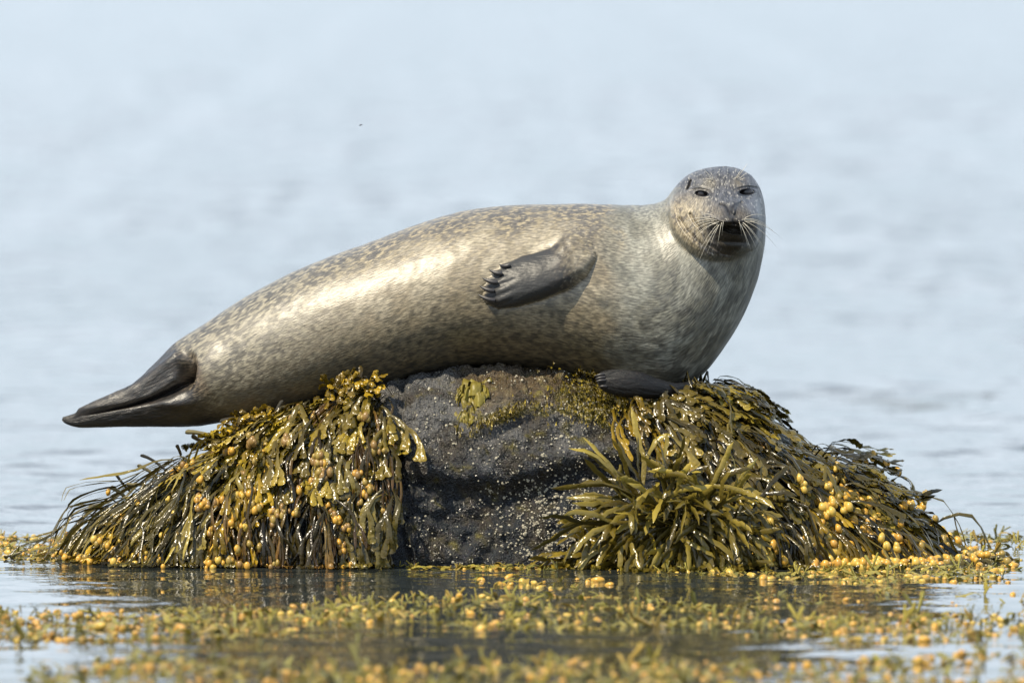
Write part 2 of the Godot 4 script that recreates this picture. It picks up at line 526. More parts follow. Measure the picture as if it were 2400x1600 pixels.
func coat(q: Vector2, a: Vector3, nn: Vector3, flip: float, n1: FastNoiseLite, n2: FastNoiseLite, n3: FastNoiseLite) -> Color:
	var vv := a.y
	if vv < 0.0:
		vv = -vv * 0.5
	elif vv > 1.0:
		vv = 2.0 - vv
	var u := a.x
	var v := a.y * 0.5
	# fine hair lines, spots drawn out along the body, larger clouds
	var hair := n1.get_noise_2d(u * 60.0, v * 420.0)
	var spot := n1.get_noise_2d(u * 36.0 + 40.0, v * 62.0)
	var speck := n3.get_noise_2d(u * 85.0, v * 170.0 + 9.0)
	var cloud := n2.get_noise_2d(u * 9.0, v * 12.0 + 7.0)
	var dark := Color(0.105, 0.098, 0.09)
	var cream := Color(0.34, 0.28, 0.175)
	var back := 1.0 - sstep(0.1, 0.42, vv + cloud * 0.14)
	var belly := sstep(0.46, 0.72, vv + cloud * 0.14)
	var col := Color(0.23, 0.188, 0.122).lerp(Color(0.325, 0.28, 0.2), sstep(-0.3, 0.4, cloud))
	col = col.lerp(Color(0.15, 0.125, 0.08), 0.7 * sstep(0.08, 0.34, spot + 0.3 * speck))
	var bk := Color(0.1, 0.092, 0.082).lerp(cream, 0.85 * sstep(0.0, 0.26, spot + speck * 0.55))
	col = col.lerp(bk, back * 0.92)
	var bl := Color(0.125, 0.1, 0.056).lerp(Color(0.042, 0.035, 0.023), sstep(-0.02, 0.3, spot + 0.5 * speck))  # belly shade painted into the coat, together with its real blotches
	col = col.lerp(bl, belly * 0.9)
	var blot := n2.get_noise_2d(u * 17.0 + 3.0, v * 30.0) + 0.45 * spot
	col = col.lerp(Color(0.045, 0.04, 0.03), 0.5 * sstep(0.06, 0.45, blot) * sstep(0.4, 0.6, vv))
	# the rump is greyer and more closely spotted
	var rump := 1.0 - sstep(540.0, 960.0, q.x)
	col = col.lerp(Color(0.085, 0.08, 0.07).lerp(Color(0.27, 0.245, 0.185), sstep(-0.15, 0.24, spot + 0.35 * speck + 0.3 * blot)), rump * (0.8 - 0.45 * belly))
	# pale chest and throat, spotted lower down
	var chest := sstep(1370.0, 1450.0, q.x + cloud * 40.0)
	if chest > 0.0:
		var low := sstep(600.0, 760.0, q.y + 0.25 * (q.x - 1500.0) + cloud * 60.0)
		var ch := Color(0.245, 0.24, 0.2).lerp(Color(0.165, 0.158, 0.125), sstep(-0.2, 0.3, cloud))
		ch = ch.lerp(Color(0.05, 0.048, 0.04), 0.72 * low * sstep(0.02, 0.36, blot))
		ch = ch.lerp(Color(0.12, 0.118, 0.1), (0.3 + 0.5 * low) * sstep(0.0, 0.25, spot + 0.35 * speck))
		ch = ch.lerp(Color(0.15, 0.145, 0.13), 0.75 * (1.0 - sstep(470.0, 520.0, q.y + cloud * 30.0)) * sstep(-0.1, 0.2, spot))
		col = col.lerp(ch, chest)
	# face
	if q.x > 1500.0 and q.y < 640.0 and nn.z > -0.2:
		var e := sqrt(pow((q.x - 1653.0) / 118.0, 2) + pow((q.y - 486.0) / 112.0, 2))
		var head := 1.0 - sstep(0.84, 1.1, e + 0.1 * cloud + 0.08 * spot)
		if q.y < 430.0:
			head = 1.0
		if head > 0.0:
			var fk := n3.get_noise_2d(q.x * 0.16, q.y * 0.085)
			var fl := n1.get_noise_2d(q.x * 0.07 + 30.0, q.y * 0.05)
			var fc := Color(0.088, 0.088, 0.096).lerp(Color(0.04, 0.04, 0.045), sstep(-0.2, 0.3, fl))
			fc = fc.lerp(Color(0.36, 0.345, 0.31), 0.75 * sstep(0.26, 0.46, fk + 0.25 * fl))
			var cheek := (1.0 - sstep(1585.0, 1645.0, q.x + fl * 30.0)) * sstep(430.0, 480.0, q.y)
			var tan := Color(0.38, 0.31, 0.19).lerp(Color(0.12, 0.09, 0.055), sstep(0.05, 0.3, fl + 0.4 * fk))
			fc = fc.lerp(tan, 0.68 * cheek)
			fc = fc.lerp(Color(0.32, 0.28, 0.21), 0.55 * bump((q.x - 1600.0) / 30.0, (q.y - 470.0) / 22.0))
			fc = fc.lerp(Color(0.22, 0.19, 0.13), 0.5 * bump((q.x - 1630.0) / 18.0, (q.y - 422.0) / 14.0))
			fc = fc.lerp(Color(0.2, 0.17, 0.12), 0.5 * bump((q.x - 1700.0) / 18.0, (q.y - 420.0) / 12.0))
			fc = fc.lerp(Color(0.2, 0.16, 0.1), 0.7 * bump((q.x - 1647.0) / 22.0, (q.y - 488.0) / 17.0))
			fc = fc.lerp(Color(0.12, 0.1, 0.072), 0.7 * bump((q.x - 1704.0) / 20.0, (q.y - 490.0) / 16.0))
			# rows of whisker follicles on both pads
			for side in 2:
				var c := Vector2(1650.0, 492.0) if side == 0 else Vector2(1704.0, 491.0)
				var l := (q - c).rotated(0.45 if side == 0 else -0.45)
				if absf(l.x) < 26.0 and absf(l.y) < 13.0:
					var cell := Vector2(fposmod(l.x, 7.0) - 3.5, fposmod(l.y + 3.0, 6.0) - 3.0)
					fc = fc.lerp(Color(0.02, 0.017, 0.015), 0.9 * (1.0 - sstep(0.8, 1.8, cell.length())))
			fc = fc.lerp(Color(0.04, 0.04, 0.043), 0.95 * bump((q.x - 1677.0) / 24.0, (q.y - 491.0) / 22.0))
			fc = fc.lerp(Color(0.055, 0.047, 0.042), 0.85 * bump((q.x - 1681.0) / 42.0, (q.y - 522.0) / 24.0) * sstep(490.0, 515.0, q.y))
			var black := Color(0.013, 0.011, 0.010)
			fc = fc.lerp(black, bump(minf(seg_dist(q, NOSTRIL_A).x, seg_dist(q, NOSTRIL_B).x) / 3.3, 0.0))
			fc = fc.lerp(black, 0.6 * bump(minf(seg_dist(q, LIP_A).x, seg_dist(q, LIP_B).x) / 4.5, 0.0))
			var mo := sqrt(pow((q.x - 1677.0) / 29.0, 2) + pow((q.y - 523.0) / 17.0, 2))
			fc = fc.lerp(black, 1.0 - sstep(0.75, 1.15, mo))
			var ton := bump((q.x - 1676.0) / 13.0, (q.y - 530.0) / 6.0)
			fc = fc.lerp(Color(0.03, 0.032, 0.045), ton)
			var chin := sqrt(pow((q.x - 1678.0) / 39.0, 2) + pow((q.y - 550.0) / 37.0, 2))
			fc = fc.lerp(Color(0.03, 0.025, 0.019), 0.95 * (1.0 - sstep(0.6, 1.2, chin)))
			fc = fc.lerp(Color(0.07, 0.055, 0.04), 0.8 * bump(seg_dist(q, CHINLINE).x / 5.0, 0.0))
			fc = fc.lerp(Color(0.09, 0.075, 0.06), 0.6 * bump(seg_dist(q, CORNER).x / 2.6, 0.0))
			fc = fc.lerp(black, 0.9 * bump(seg_dist(q, EAR_A).x / (0.8 + 1.8 * sin(PI * clampf(seg_dist(q, EAR_A).y, 0.05, 0.95))), 0.0))
			fc = fc.lerp(black, bump(seg_dist(q, EAR_B).x / 2.6, 0.0))
			for k in 2:
				var c: Vector2 = EYE_A if k == 0 else EYE_B
				var r := (q - c).rotated(-0.14 if k == 0 else 0.1)
				var half: Vector2 = Vector2(13.5, 5.6) if k == 0 else Vector2(16.5, 6.4)
				var el := sqrt(pow(r.x / half.x, 2) + pow(r.y / half.y, 2))
				fc = fc.lerp(Color(0.012, 0.011, 0.012), 1.0 - sstep(1.15, 1.45, el))
				fc = fc.lerp(Color(0.06, 0.055, 0.055), 0.6 * bump((el - 1.95) / 0.18, 0.0))
			col = col.lerp(fc, head)
	# flippers
	if flip > 0.0:
		var fl := Color(0.04, 0.038, 0.038).lerp(Color(0.3, 0.27, 0.21), 0.7 * sstep(0.28, 0.42, speck) * sstep(1250.0, 1340.0, q.x))
		col = col.lerp(fl, flip)
	elif q.x > 1270.0 and q.x < 1420.0:
		col = col.lerp(Color(0.08, 0.077, 0.072).lerp(Color(0.32, 0.28, 0.2), sstep(0.1, 0.32, speck)), 0.8 * bump((q.x - 1325.0) / 42.0, (q.y - 572.0) / 46.0))
	if q.x < 530.0:
		var tl := 1.0 - sstep(-30.0, 30.0, q.x - tail_edge(q.y) + 45.0 * speck)
		col = col.lerp(Color(0.022, 0.02, 0.019).lerp(Color(0.04, 0.033, 0.028), sstep(-0.1, 0.4, spot)), tl)
		col = col.lerp(Color(0.16, 0.105, 0.065), 0.6 * (1.0 - tl) * (1.0 - sstep(5.0, 32.0, q.x - tail_edge(q.y))) * sstep(800.0, 830.0, q.y) * (1.0 - sstep(900.0, 920.0, q.y)))
		col = col.lerp(Color(0.004, 0.004, 0.004), 0.0)
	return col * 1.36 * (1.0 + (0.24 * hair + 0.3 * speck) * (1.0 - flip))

func curved_horn(tip: Vector3, base: Vector3, bend: Vector3, r: float, m: Material, sides := 7, steps := 7) -> ArrayMesh:
	var s := Shape.new()
	for k in steps + 1:
		var t := float(k) / steps
		var p := base.lerp(tip, t) + bend * (4.0 * t * (1.0 - t))
		var ax := (tip - base + bend * (4.0 - 8.0 * t)).normalized()
		var a := ax.cross(Vector3(0.3, 0.2, 1.0)).normalized()
		var b := ax.cross(a)
		var rad := r * (1.0 - pow(t, 3.0)) + r * 0.1
		for j in sides:
			var ang := TAU * j / sides
			var d := a * cos(ang) + b * sin(ang)
			s.add(p + d * rad, d, Color.WHITE)
	for k in steps:
		for j in sides:
			var a := k * sides + j
			var b := k * sides + (j + 1) % sides
			s.tri(a, a + sides, b)
			s.tri(b, a + sides, b + sides)
	return s.mesh(m)

func build_seal() -> void:
	front_clear()
	var origin := Vector3(0.1, 0.42, 0.0)
	var t := thing("harbor_seal", "grey spotted seal lying on its side on the rock, facing the camera", "seal", Vector3.ZERO)
	var s := Shape.new()
	loft(s, STATIONS, 700, 300, 0)
	var keep := front.duplicate()
	loft(s, NEAR_FLIPPER, 70, 60, 1)
	var me := s.mesh(M.fur)
	var bare := Shape.new()
	var moved := {}
	for j in skin:
		if not moved.has(j):
			moved[j] = bare.add(s.v[j], s.n[j], s.c[j], s.uv[j])
		bare.i.push_back(moved[j])
	me.add_surface_from_arrays(Mesh.PRIMITIVE_TRIANGLES, bare.mesh(M.skin).surface_get_arrays(0))
	me.surface_set_material(1, M.skin)
	put("body", me, t)
	# claws of the flipper that lies on the flank
	for c in [[1097.8, 676, 1136, 689], [1101.2, 656, 1134, 667], [1106.7, 637.5, 1142, 647.8], [1122.5, 619, 1153, 627.2], [1146, 607, 1171, 608]]:
		var bq := Vector2(c[2], c[3])
		var tq := Vector2(c[0], c[1])
		var bz := front_z(bq) + 0.0035
		var tz := maxf(front_z(tq) + 0.004, bz - 0.012)
		put("claw", curved_horn(at(tq.x, tq.y, tz), at(bq.x, bq.y, bz), Vector3(0.001, -0.003, 0.005), 0.0052, M.claw), t)
	for c in [[1366, 864, 1388, 859], [1367, 870, 1389, 866], [1368, 876, 1390, 873], [1371, 882, 1391, 880], [1376, 888, 1393, 887]]:
		var bz := front_z(Vector2(c[2], c[3]))
		put("claw", curved_horn(at(c[0], c[1], bz - 0.004), at(c[2], c[3], bz - 0.001), Vector3(0, 0.001, 0.003), 0.0032, M.claw), t)
	front = keep
	for k in 2:
		var c: Vector2 = EYE_A if k == 0 else EYE_B
		var rim := front_z(c + Vector2(0, -13))
		rim = minf(rim, front_z(c + Vector2(0, 13))) - 0.0052
		var ball := SphereMesh.new()
		ball.radius = 0.0165
		ball.height = 0.033
		ball.radial_segments = 32
		ball.rings = 16
		ball.material = M.eye
		var w := at(c.x, c.y, rim - 0.0165)
		put("eye", ball, t, Transform3D(Basis(), w))
	# whiskers: root on the pads, swept out and down
	rng.seed = 77
	for w in [[1640, 505, 1577, 514], [1643, 508, 1583, 533], [1648, 511, 1592, 537], [1650, 513, 1597, 545], [1650, 514, 1611, 575], [1653, 515, 1612, 590], [1647, 506, 1588, 521], [1655, 512, 1629, 574], [1645, 500, 1612, 499], [1658, 511, 1650, 557], [1652, 509, 1600, 550], [1662, 508, 1659, 535], [1665, 503, 1670, 509], [1641, 500, 1600, 515],
			[1702, 505, 1757, 519], [1705, 506, 1772, 559], [1707, 508, 1781, 541], [1706, 510, 1752, 570], [1703, 512, 1736, 571], [1700, 512, 1716, 560], [1708, 503, 1754, 500], [1698, 510, 1703, 536], [1704, 509, 1750, 573], [1710, 505, 1760, 535], [1699, 513, 1722, 570], [1706, 505, 1768, 530], [1697, 506, 1700, 522]]:
		var a := Vector2(w[0], w[1])
		w = [w[0], w[1], w[0] + (w[2] - w[0]) * 1.22, w[1] + (w[3] - w[1]) * 1.22]
		var za := front_z(a)
		var far := absf(w[2] - 1677.0) / 100.0
		var tip := at(w[2], w[3], maxf(za - 0.01 - 0.035 * far, front_z(Vector2(clampf(w[2], 1540, 1750), w[3])) + 0.012))
		put("whisker", curved_horn(tip, at(a.x, a.y, za - 0.002), Vector3(0, 0.004 + 0.006 * far, 0.012), 0.00052, M.whisker, 5, 9), t)
	for w in [[1637, 412, 1619, 391], [1639, 409, 1632, 395], [1636, 413, 1620, 410], [1692, 409, 1702, 390], [1694, 409, 1718, 375], [1697, 412, 1715, 397], [1699, 414, 1714, 408], [1690, 410, 1699, 396]]:
		var a := Vector2(w[0], w[1])
		var za := front_z(a)
		put("brow_hair", curved_horn(at(w[2], w[3], za + 0.004), at(a.x, a.y, za - 0.001), Vector3(0, 0.001, 0.006), 0.0006, M.whisker, 5, 6), t)

# ---------------------------------------------------------------- the rock
var CREST := [[60, 1345], [120, 1325], [180, 1296], [260, 1208], [330, 1152], [420, 1092], [500, 1042], [600, 1000], [700, 945], [800, 905], [870, 884], [900, 876], [1000, 838], [1100, 823], [1200, 822], [1300, 840], [1400, 872], [1500, 898], [1600, 903], [1700, 962], [1800, 1030], [1960, 1122], [2080, 1208], [2180, 1285], [2250, 1318], [2320, 1345]]
var DEPTH_F := [[60, .06], [180, .2], [260, .3], [420, .38], [700, .43], [940, .41], [1100, .4], [1400, .42], [1700, .46], [1960, .42], [2100, .34], [2200, .24], [2320, .06]]
var crest_y := PackedFloat32Array()
var depth_z := PackedFloat32Array()
const RX0 := -1.2
const RSTEP := 0.01
const RPOW := 2.5

func rock_tables() -> void:
	for k in 241:
		var x := RX0 + k * RSTEP
		var qx := 1176.0 + 1000.0 * x
		# a little smoothing of the outline
		var y := 0.0
		var z := 0.0
		for j in range(-3, 4):
			y += at(qx, table(CREST, qx + j * 12.0)).y / 7.0
			z += table(DEPTH_F, qx + j * 12.0) / 7.0
		crest_y.push_back(maxf(y, -0.03))
		depth_z.push_back(z)

func rock_h(x: float) -> float:
	var f := clampf((x - RX0) / RSTEP, 0.0, 239.0)
	var k := int(f)
	return lerpf(crest_y[k], crest_y[k + 1], f - k) + 0.16
func rock_d(x: float) -> float:
	var f := clampf((x - RX0) / RSTEP, 0.0, 239.0)
	var k := int(f)
	return lerpf(depth_z[k], depth_z[k + 1], f - k)
# signed distance, roughly, to the smooth shape of the rock
func rock_f(p: Vector3) -> float:
	var yy := maxf(p.y + 0.16, 0.0) / rock_h(p.x)
	return pow(yy, RPOW) + pow(absf(p.z) / rock_d(p.x), RPOW) - 1.0
var seal_top := []
var seal_low := []
func rock_sd(p: Vector3) -> Vector4:
	var r := stone_sd(p)
	var qx := 1176.0 + 1000.0 * p.x
	if qx < 300.0 or qx > 1640.0 or absf(p.z) > 0.3:
		return r
	if seal_top.is_empty():
		for k in 20:
			seal_top.push_back([STATIONS[k][0], at(STATIONS[k][0], STATIONS[k][1]).y])
			seal_low.push_back([STATIONS[k][2], at(STATIONS[k][2], STATIONS[k][3]).y])
	var yt := table(seal_top, qx)
	var yb := table(seal_low, qx) - 0.004
	var cy := (yt + yb) * 0.5
	var hy := maxf((yt - yb) * 0.5, 0.02)
	var hz := minf(0.205, hy * 1.1)
	var e := Vector2((p.y - cy) / hy, p.z / hz)
	var l := e.length()
	if l > 1.4:
		return r
	var g := Vector3(0, e.x / hy, e.y / hz)
	var d := (l - 1.0) * l / maxf(g.length(), 1.0)
	if d < r.w:
		g = (g.normalized() + Vector3(0, 0, 0.4)).normalized()
		return Vector4(g.x, g.y, g.z, d)
	return r
func stone_sd(p: Vector3) -> Vector4:         # outward normal and distance
	var f := rock_f(p)
	var g := Vector3(rock_f(p + Vector3(.004, 0, 0)) - f, rock_f(p + Vector3(0, .004, 0)) - f, rock_f(p + Vector3(0, 0, .004)) - f) / 0.004
	var l := maxf(g.length(), 0.6)
	g /= l
	# for points well outside, the power makes the field too steep
	return Vector4(g.x, g.y, g.z, clampf(f / l, -0.2, 0.2))
func rock_point(x: float, th: float) -> Vector3:   # th 0 at the front below water, PI/2 on the crest, PI at the back
	var c := cos(th)
	var s := sin(th)
	return Vector3(x, rock_h(x) * pow(absf(s), 2.0 / RPOW) - 0.16, signf(c) * rock_d(x) * pow(absf(c), 2.0 / RPOW))

func build_rock() -> void:
	rock_tables()
	front_clear()
	var cols := 470
	var rows := 220
	var pos := PackedVector3Array()
	for c in cols:
		var x := lerpf(-1.14, 1.16, float(c) / (cols - 1))
		for r in rows:
			var f := float(r) / (rows - 1)
			var th := lerpf(0.0, PI * 0.62, f / 0.85) if f < 0.85 else lerpf(PI * 0.62, PI, (f - 0.85) / 0.15)
			pos.push_back(rock_point(x, th))
	var nor := grid_normals(pos, cols, rows)
	var big := noise(41, 4.5, 4)
	var mid := noise(42, 16.0, 4)
	var ridge := noise(43, 7.0, 3)
	var ledge := PackedVector2Array([Vector2(900, 1075), Vector2(960, 1086), Vector2(1050, 1102), Vector2(1150, 1106), Vector2(1215, 1088), Vector2(1300, 1062), Vector2(1400, 1048), Vector2(1500, 1040)])
	var crack := PackedVector2Array([Vector2(914, 860), Vector2(921, 900), Vector2(914, 950), Vector2(922, 1000), Vector2(915, 1060), Vector2(935, 1150), Vector2(925, 1220), Vector2(950, 1310)])
	var vein := PackedVector2Array([Vector2(1210, 850), Vector2(1225, 930), Vector2(1160, 985), Vector2(1060, 1010)])
	for k in pos.size():
		var p := pos[k]
		var q := seen(p)
		var h := 0.022 * big.get_noise_3dv(p) + 0.014 * mid.get_noise_3dv(p) - 0.024 * (0.35 - absf(ridge.get_noise_3dv(p))) - 0.012 * pow(1.0 - absf(ridge.get_noise_3dv(p * 2.3 + Vector3(3, 1, 0))), 6.0)
		if nor[k].z > 0.1 and q.x > 820.0 and q.x < 1560.0:
			var ly := table([[900, 1075], [960, 1086], [1050, 1102], [1150, 1106], [1215, 1088], [1300, 1062], [1400, 1048], [1500, 1040]], q.x) + 10.0 * mid.get_noise_2d(p.x * 2.0, 3.0)
			var wl := sstep(900.0, 980.0, q.x) * (1.0 - sstep(1440.0, 1540.0, q.x))
			h -= 0.038 * sstep(-4.0, 10.0, q.y - ly) * (1.0 - 0.8 * sstep(40.0, 200.0, q.y - ly)) * wl
			h += 0.016 * bump((q.y - ly + 20.0) / 24.0, 0.0) * wl
			h -= 0.022 * bump(seg_dist(q, crack).x / 8.0, 0.0)
			h += 0.018 * bump((q.x - 965.0) / 40.0, (q.y - 955.0) / 60.0)
			h += 0.02 * bump((q.x - 1150.0) / 90.0, (q.y - 1030.0) / 50.0)
			h -= 0.012 * bump(seg_dist(q, vein).x / 10.0, 0.0)
		pos[k] = p + nor[k] * h
	nor = grid_normals(pos, cols, rows)
	var s := Shape.new()
	for k in pos.size():
		var p := pos[k]
		var q := seen(p)
		var a := mid.get_noise_3dv(p * 1.3 + Vector3(5, 0, 0))
		var b := big.get_noise_3dv(p * 1.6)
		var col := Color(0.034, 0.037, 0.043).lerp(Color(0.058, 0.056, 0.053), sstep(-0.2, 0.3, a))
		col = col.lerp(Color(0.165, 0.16, 0.154).lerp(Color(0.09, 0.083, 0.075), sstep(-0.25, 0.25, b)), 0.8 * (1.0 - sstep(985.0, 1085.0, q.y + 90.0 * a)))  # upper stone painted paler, its sunlit tone put into the colour
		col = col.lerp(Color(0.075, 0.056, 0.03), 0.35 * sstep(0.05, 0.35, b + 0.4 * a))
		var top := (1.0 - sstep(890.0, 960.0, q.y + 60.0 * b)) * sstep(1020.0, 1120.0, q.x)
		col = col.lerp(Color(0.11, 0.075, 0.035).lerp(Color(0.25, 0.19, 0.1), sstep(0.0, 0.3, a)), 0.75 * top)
		var moss := bump((q.x - 1370.0) / 110.0, (q.y - 925.0) / 62.0) + 0.8 * bump((q.x - 1150.0 - (945.0 - q.y)) / 60.0, (q.y - 958.0) / 16.0)
		col = col.lerp(Color(0.17, 0.145, 0.03), 0.8 * sstep(0.25, 0.7, moss + 0.9 * a))
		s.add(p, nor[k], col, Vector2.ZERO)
		if nor[k].z > 0.0 and p.y > -0.02:
			front_note(q, p.z)
	for c in cols - 1:
		for r in rows - 1:
			var i0 := c * rows + r
			s.tri(i0, i0 + 1, i0 + rows)
			s.tri(i0 + 1, i0 + rows + 1, i0 + rows)
	var t := thing("rock", "dark wet sea rock with barnacles under the seal", "rock", Vector3.ZERO)
	put("stone", s.mesh(M.rock), t)
	# barnacles: low cones with an open top
	var shells := []
	for k in 4:
		shells.push_back(barnacle_mesh(300 + k))
	rng.seed = 5
	var places := []
	var specks := noise(55, 0.03, 2)
	var tries := 0
	while places.size() < 1900 and tries < 60000:
		tries += 1
		var q := Vector2(rng.randf_range(925, 1480), rng.randf_range(850, 1298))
		var dens := 0.05 + 0.95 * bump((q.x - 1310.0) / 115.0, (q.y - 1180.0) / 90.0) + 0.3 * bump((q.x - 1290.0) / 60.0, (q.y - 1285.0) / 30.0) + 0.25 * bump((q.x - 1360.0) / 90.0, (q.y - 925.0) / 60.0)
		dens *= 1.0 - 0.75 * bump((q.x - 1150.0) / 200.0, (q.y - 1090.0) / 30.0)
		dens *= 0.35 + 1.6 * sstep(-0.05, 0.35, specks.get_noise_2d(q.x, q.y))
		if rng.randf() > dens:
			continue
		var z := front_z(q)
		var p := at(q.x, q.y, z)
		var nn := rock_sd(p)
		var up := Vector3(nn.x, nn.y, nn.z).normalized()
		var size := rng.randf_range(0.0008, 0.002) * (1.0 + 1.0 * pow(rng.randf(), 7))
		var side := up.cross(Vector3(0, 1, 0.3)).normalized()
		var bs := Basis(side, up, side.cross(up)).rotated(up, rng.randf() * TAU).scaled(Vector3.ONE * size)
		places.push_back([size, Transform3D(bs, p - up * size * 0.3), rng.randi() % 4])
	places.sort_custom(func(a, b): return a[0] > b[0])
	for k in mini(130, places.size()):
		put("barnacle", shells[places[k][2]], t, places[k][1])
	var mm := MultiMesh.new()
	mm.transform_format = MultiMesh.TRANSFORM_3D
	mm.mesh = shells[0]
	mm.instance_count = places.size() - 130
	for k in range(130, places.size()):
		mm.set_instance_transform(k - 130, places[k][1])
	var o := MultiMeshInstance3D.new()
	o.name = "small_barnacles"
	o.multimesh = mm
	o.set_meta("kind", "stuff")
	t.add_child(o, true)

func barnacle_mesh(sd: int) -> ArrayMesh:
	rng.seed = sd
	var s := Shape.new()
	var sides := 9
	for lev in 3:
		var r: float = [1.25, 0.6, 0.4][lev]
		var y: float = [0.0, 1.0, 0.55][lev]
		for k in sides:
			var a := TAU * k / sides
			var rr := r * (1.0 + rng.randf_range(-0.14, 0.14))
			var d := Vector3(cos(a), 0, sin(a))
			s.add(d * rr + Vector3(0, y, 0), (d + Vector3(0, 0.6, 0)).normalized() if lev < 2 else (Vector3(0, 1, 0) - d * 0.5).normalized(), Color.WHITE)
	var mid := s.add(Vector3(0, 0.5, 0), Vector3.UP, Color.WHITE)
	for lev in 2:
		for k in sides:
			var a := lev * sides + k
			var b := lev * sides + (k + 1) % sides
			s.tri(a, b, a + sides)
			s.tri(b, b + sides, a + sides)
	for k in sides:
		s.tri(2 * sides + k, 2 * sides + (k + 1) % sides, mid)
	return s.mesh(M.barnacle)

func grid_normals(pos: PackedVector3Array, cols: int, rows: int) -> PackedVector3Array:
	var out := PackedVector3Array()
	out.resize(pos.size())
	for c in cols:
		var ca := maxi(c - 1, 0) * rows
		var cb := mini(c + 1, cols - 1) * rows
		for r in rows:
			var nn := (pos[cb + r] - pos[ca + r]).cross(pos[c * rows + mini(r + 1, rows - 1)] - pos[c * rows + maxi(r - 1, 0)])
			out[c * rows + r] = nn.normalized() if nn.length_squared() > 1e-20 else Vector3.UP
	return out

# ---------------------------------------------------------------- seaweed
class Kind:
	var stem := 0.003        # width of the stem
	var wide := 0.012        # width of the blade
	var length := 0.16
	var forks := 2
	var tip_wide := 1.0
	var weight := 0.5        # how strongly it hangs
	var roll := 0.5
	var wavy := 0.12
	var jag := 0.0
	var base := Color(0.03, 0.028, 0.02)
	var tip := Color(0.2, 0.15, 0.03)
	var lift := 0.03         # how thick the pile is
	var flow := Vector3.ZERO
	var short := 1.0

# one run of ribbon from p along d; forks at its end
func grow(s: Shape, k: Kind, p: Vector3, d: Vector3, off: float, run: float, wa: float, wb: float, forks: int, ta: float, tb: float, roll: float, shade: float, ends: Array) -> void:
	var steps := 5 if forks > 0 else 7
	var last := forks == 0
	var prev := -1
	var step := run / steps
	var nrm := Vector3(0, 0, 1)
	for j in steps + 1:
		var t := float(j) / steps
		var g := rock_sd(p)
		nrm = Vector3(g.x, g.y, g.z).normalized()
		if j > 0:
			var tang := Vector3(0, -1, 0) + k.flow
			tang -= nrm * tang.dot(nrm)
			var free := 2.0 * g.w - off
			if free > 0.03:
				tang += Vector3(0, -1.2, 0) * clampf((free - 0.03) / 0.08, 0.0, 1.0)
				tang -= nrm * clampf((g.w - off) / 0.03, 0.0, 1.4)
			d = d.lerp(tang.normalized(), k.weight * 0.45 + (0.0 if k.jag > 0.0 else 0.4 * clampf((free - 0.07) / 0.08, 0.0, 1.0)))
			d += Vector3(rng.randf_range(-1, 1), rng.randf_range(-1, 1), rng.randf_range(-1, 1)) * 0.2
			d = d.normalized()
			p += d * step
			var q := rock_sd(p)
			if q.w < off:
				p += Vector3(q.x, q.y, q.z) * (off - q.w)
			if p.y < 0.004:
				p.y = 0.004 + 0.006 * rng.randf()
				d.y = absf(d.y) * 0.1
				step *= 0.55 if absf(p.x) < 1.0 else 0.25
				d = (d + Vector3(nrm.x, 0, nrm.z) * 0.5).normalized()
		var w := lerpf(wa, wb, t)
		if last:
			w *= sqrt(maxf(1.0 - pow(t, 7.0), 0.0)) * (1.0 if t < 1.0 else 0.0) + 0.06
			if j == steps - 1:
				w *= 0.86
		var face := nrm.rotated(d, roll + 0.5 * sin(t * 3.0 + roll * 7.0) * k.wavy * 4.0)
		var side := d.cross(face).normalized()
		face = side.cross(d).normalized()
		var wl := w * 0.5
		var wr := w * 0.5
		if k.jag > 0.0:
			wl *= 1.0 + k.jag * (1.0 if j % 2 == 0 else -1.0)
			wr *= 1.0 + k.jag * (-1.0 if j % 2 == 0 else 1.0)
		var wave := sin(t * 9.0 + shade * 40.0) * k.wavy * w
		var tt := lerpf(ta, tb, t)
		var col := k.base.lerp(k.tip, clampf(pow(tt, 1.3), 0, 1)) * shade * Color(1.0, 0.91, 0.58)
		var a := s.add(p - side * wl + face * wave, (face - side * 0.55).normalized(), col)
		s.add(p + face * (0.1 * w + 0.0006), face, col * 0.85)
		s.add(p + side * wr - face * wave, (face + side * 0.55).normalized(), col)
		if prev >= 0:
			s.tri(prev, a, prev + 1); s.tri(prev + 1, a, a + 1)
			s.tri(prev + 1, a + 1, prev + 2); s.tri(prev + 2, a + 1, a + 2)
		prev = a
	if last:
		ends.push_back([p, d, nrm])
		return
	var face2 := nrm.rotated(d, roll)
	var axis := face2.normalized()
	var left := forks - 1
	var open := rng.randf_range(0.26, 0.58)
	for sgn in [-1.0, 1.0]:
		var dd := d.rotated(axis, open * sgn)
		var rl := run * rng.randf_range(0.6, 0.95) * k.short
		grow(s, k, p, dd, off + 0.0012 * (1.0 + sgn), rl, wb * 0.72, lerpf(wb, k.wide, 0.8) * (k.tip_wide if left == 0 else 1.0), left, tb, 1.0 if left == 0 else lerpf(tb, 1.0, 0.5), roll + rng.randf_range(-0.3, 0.3), shade, ends)

func frond(s: Shape, k: Kind, p: Vector3, d: Vector3, ends: Array, scale := 1.0) -> void:
	var off := rng.randf() * lift_now + 0.003
	var share := 1.0 / (1.0 + 0.8 * k.forks)
	var run := k.length * rng.randf_range(0.7, 1.25) * share * scale
	grow(s, k, p, d, off, run * (1.5 if k.forks > 0 else 1.0), k.stem, lerpf(k.stem, k.wide, 0.75), k.forks, 0.0, 0.45 if k.forks > 0 else 1.0, rng.randf_range(-1, 1) * k.roll, 0.16 + 1.45 * rng.randf() * rng.randf() + 0.25 * rng.randf(), ends)

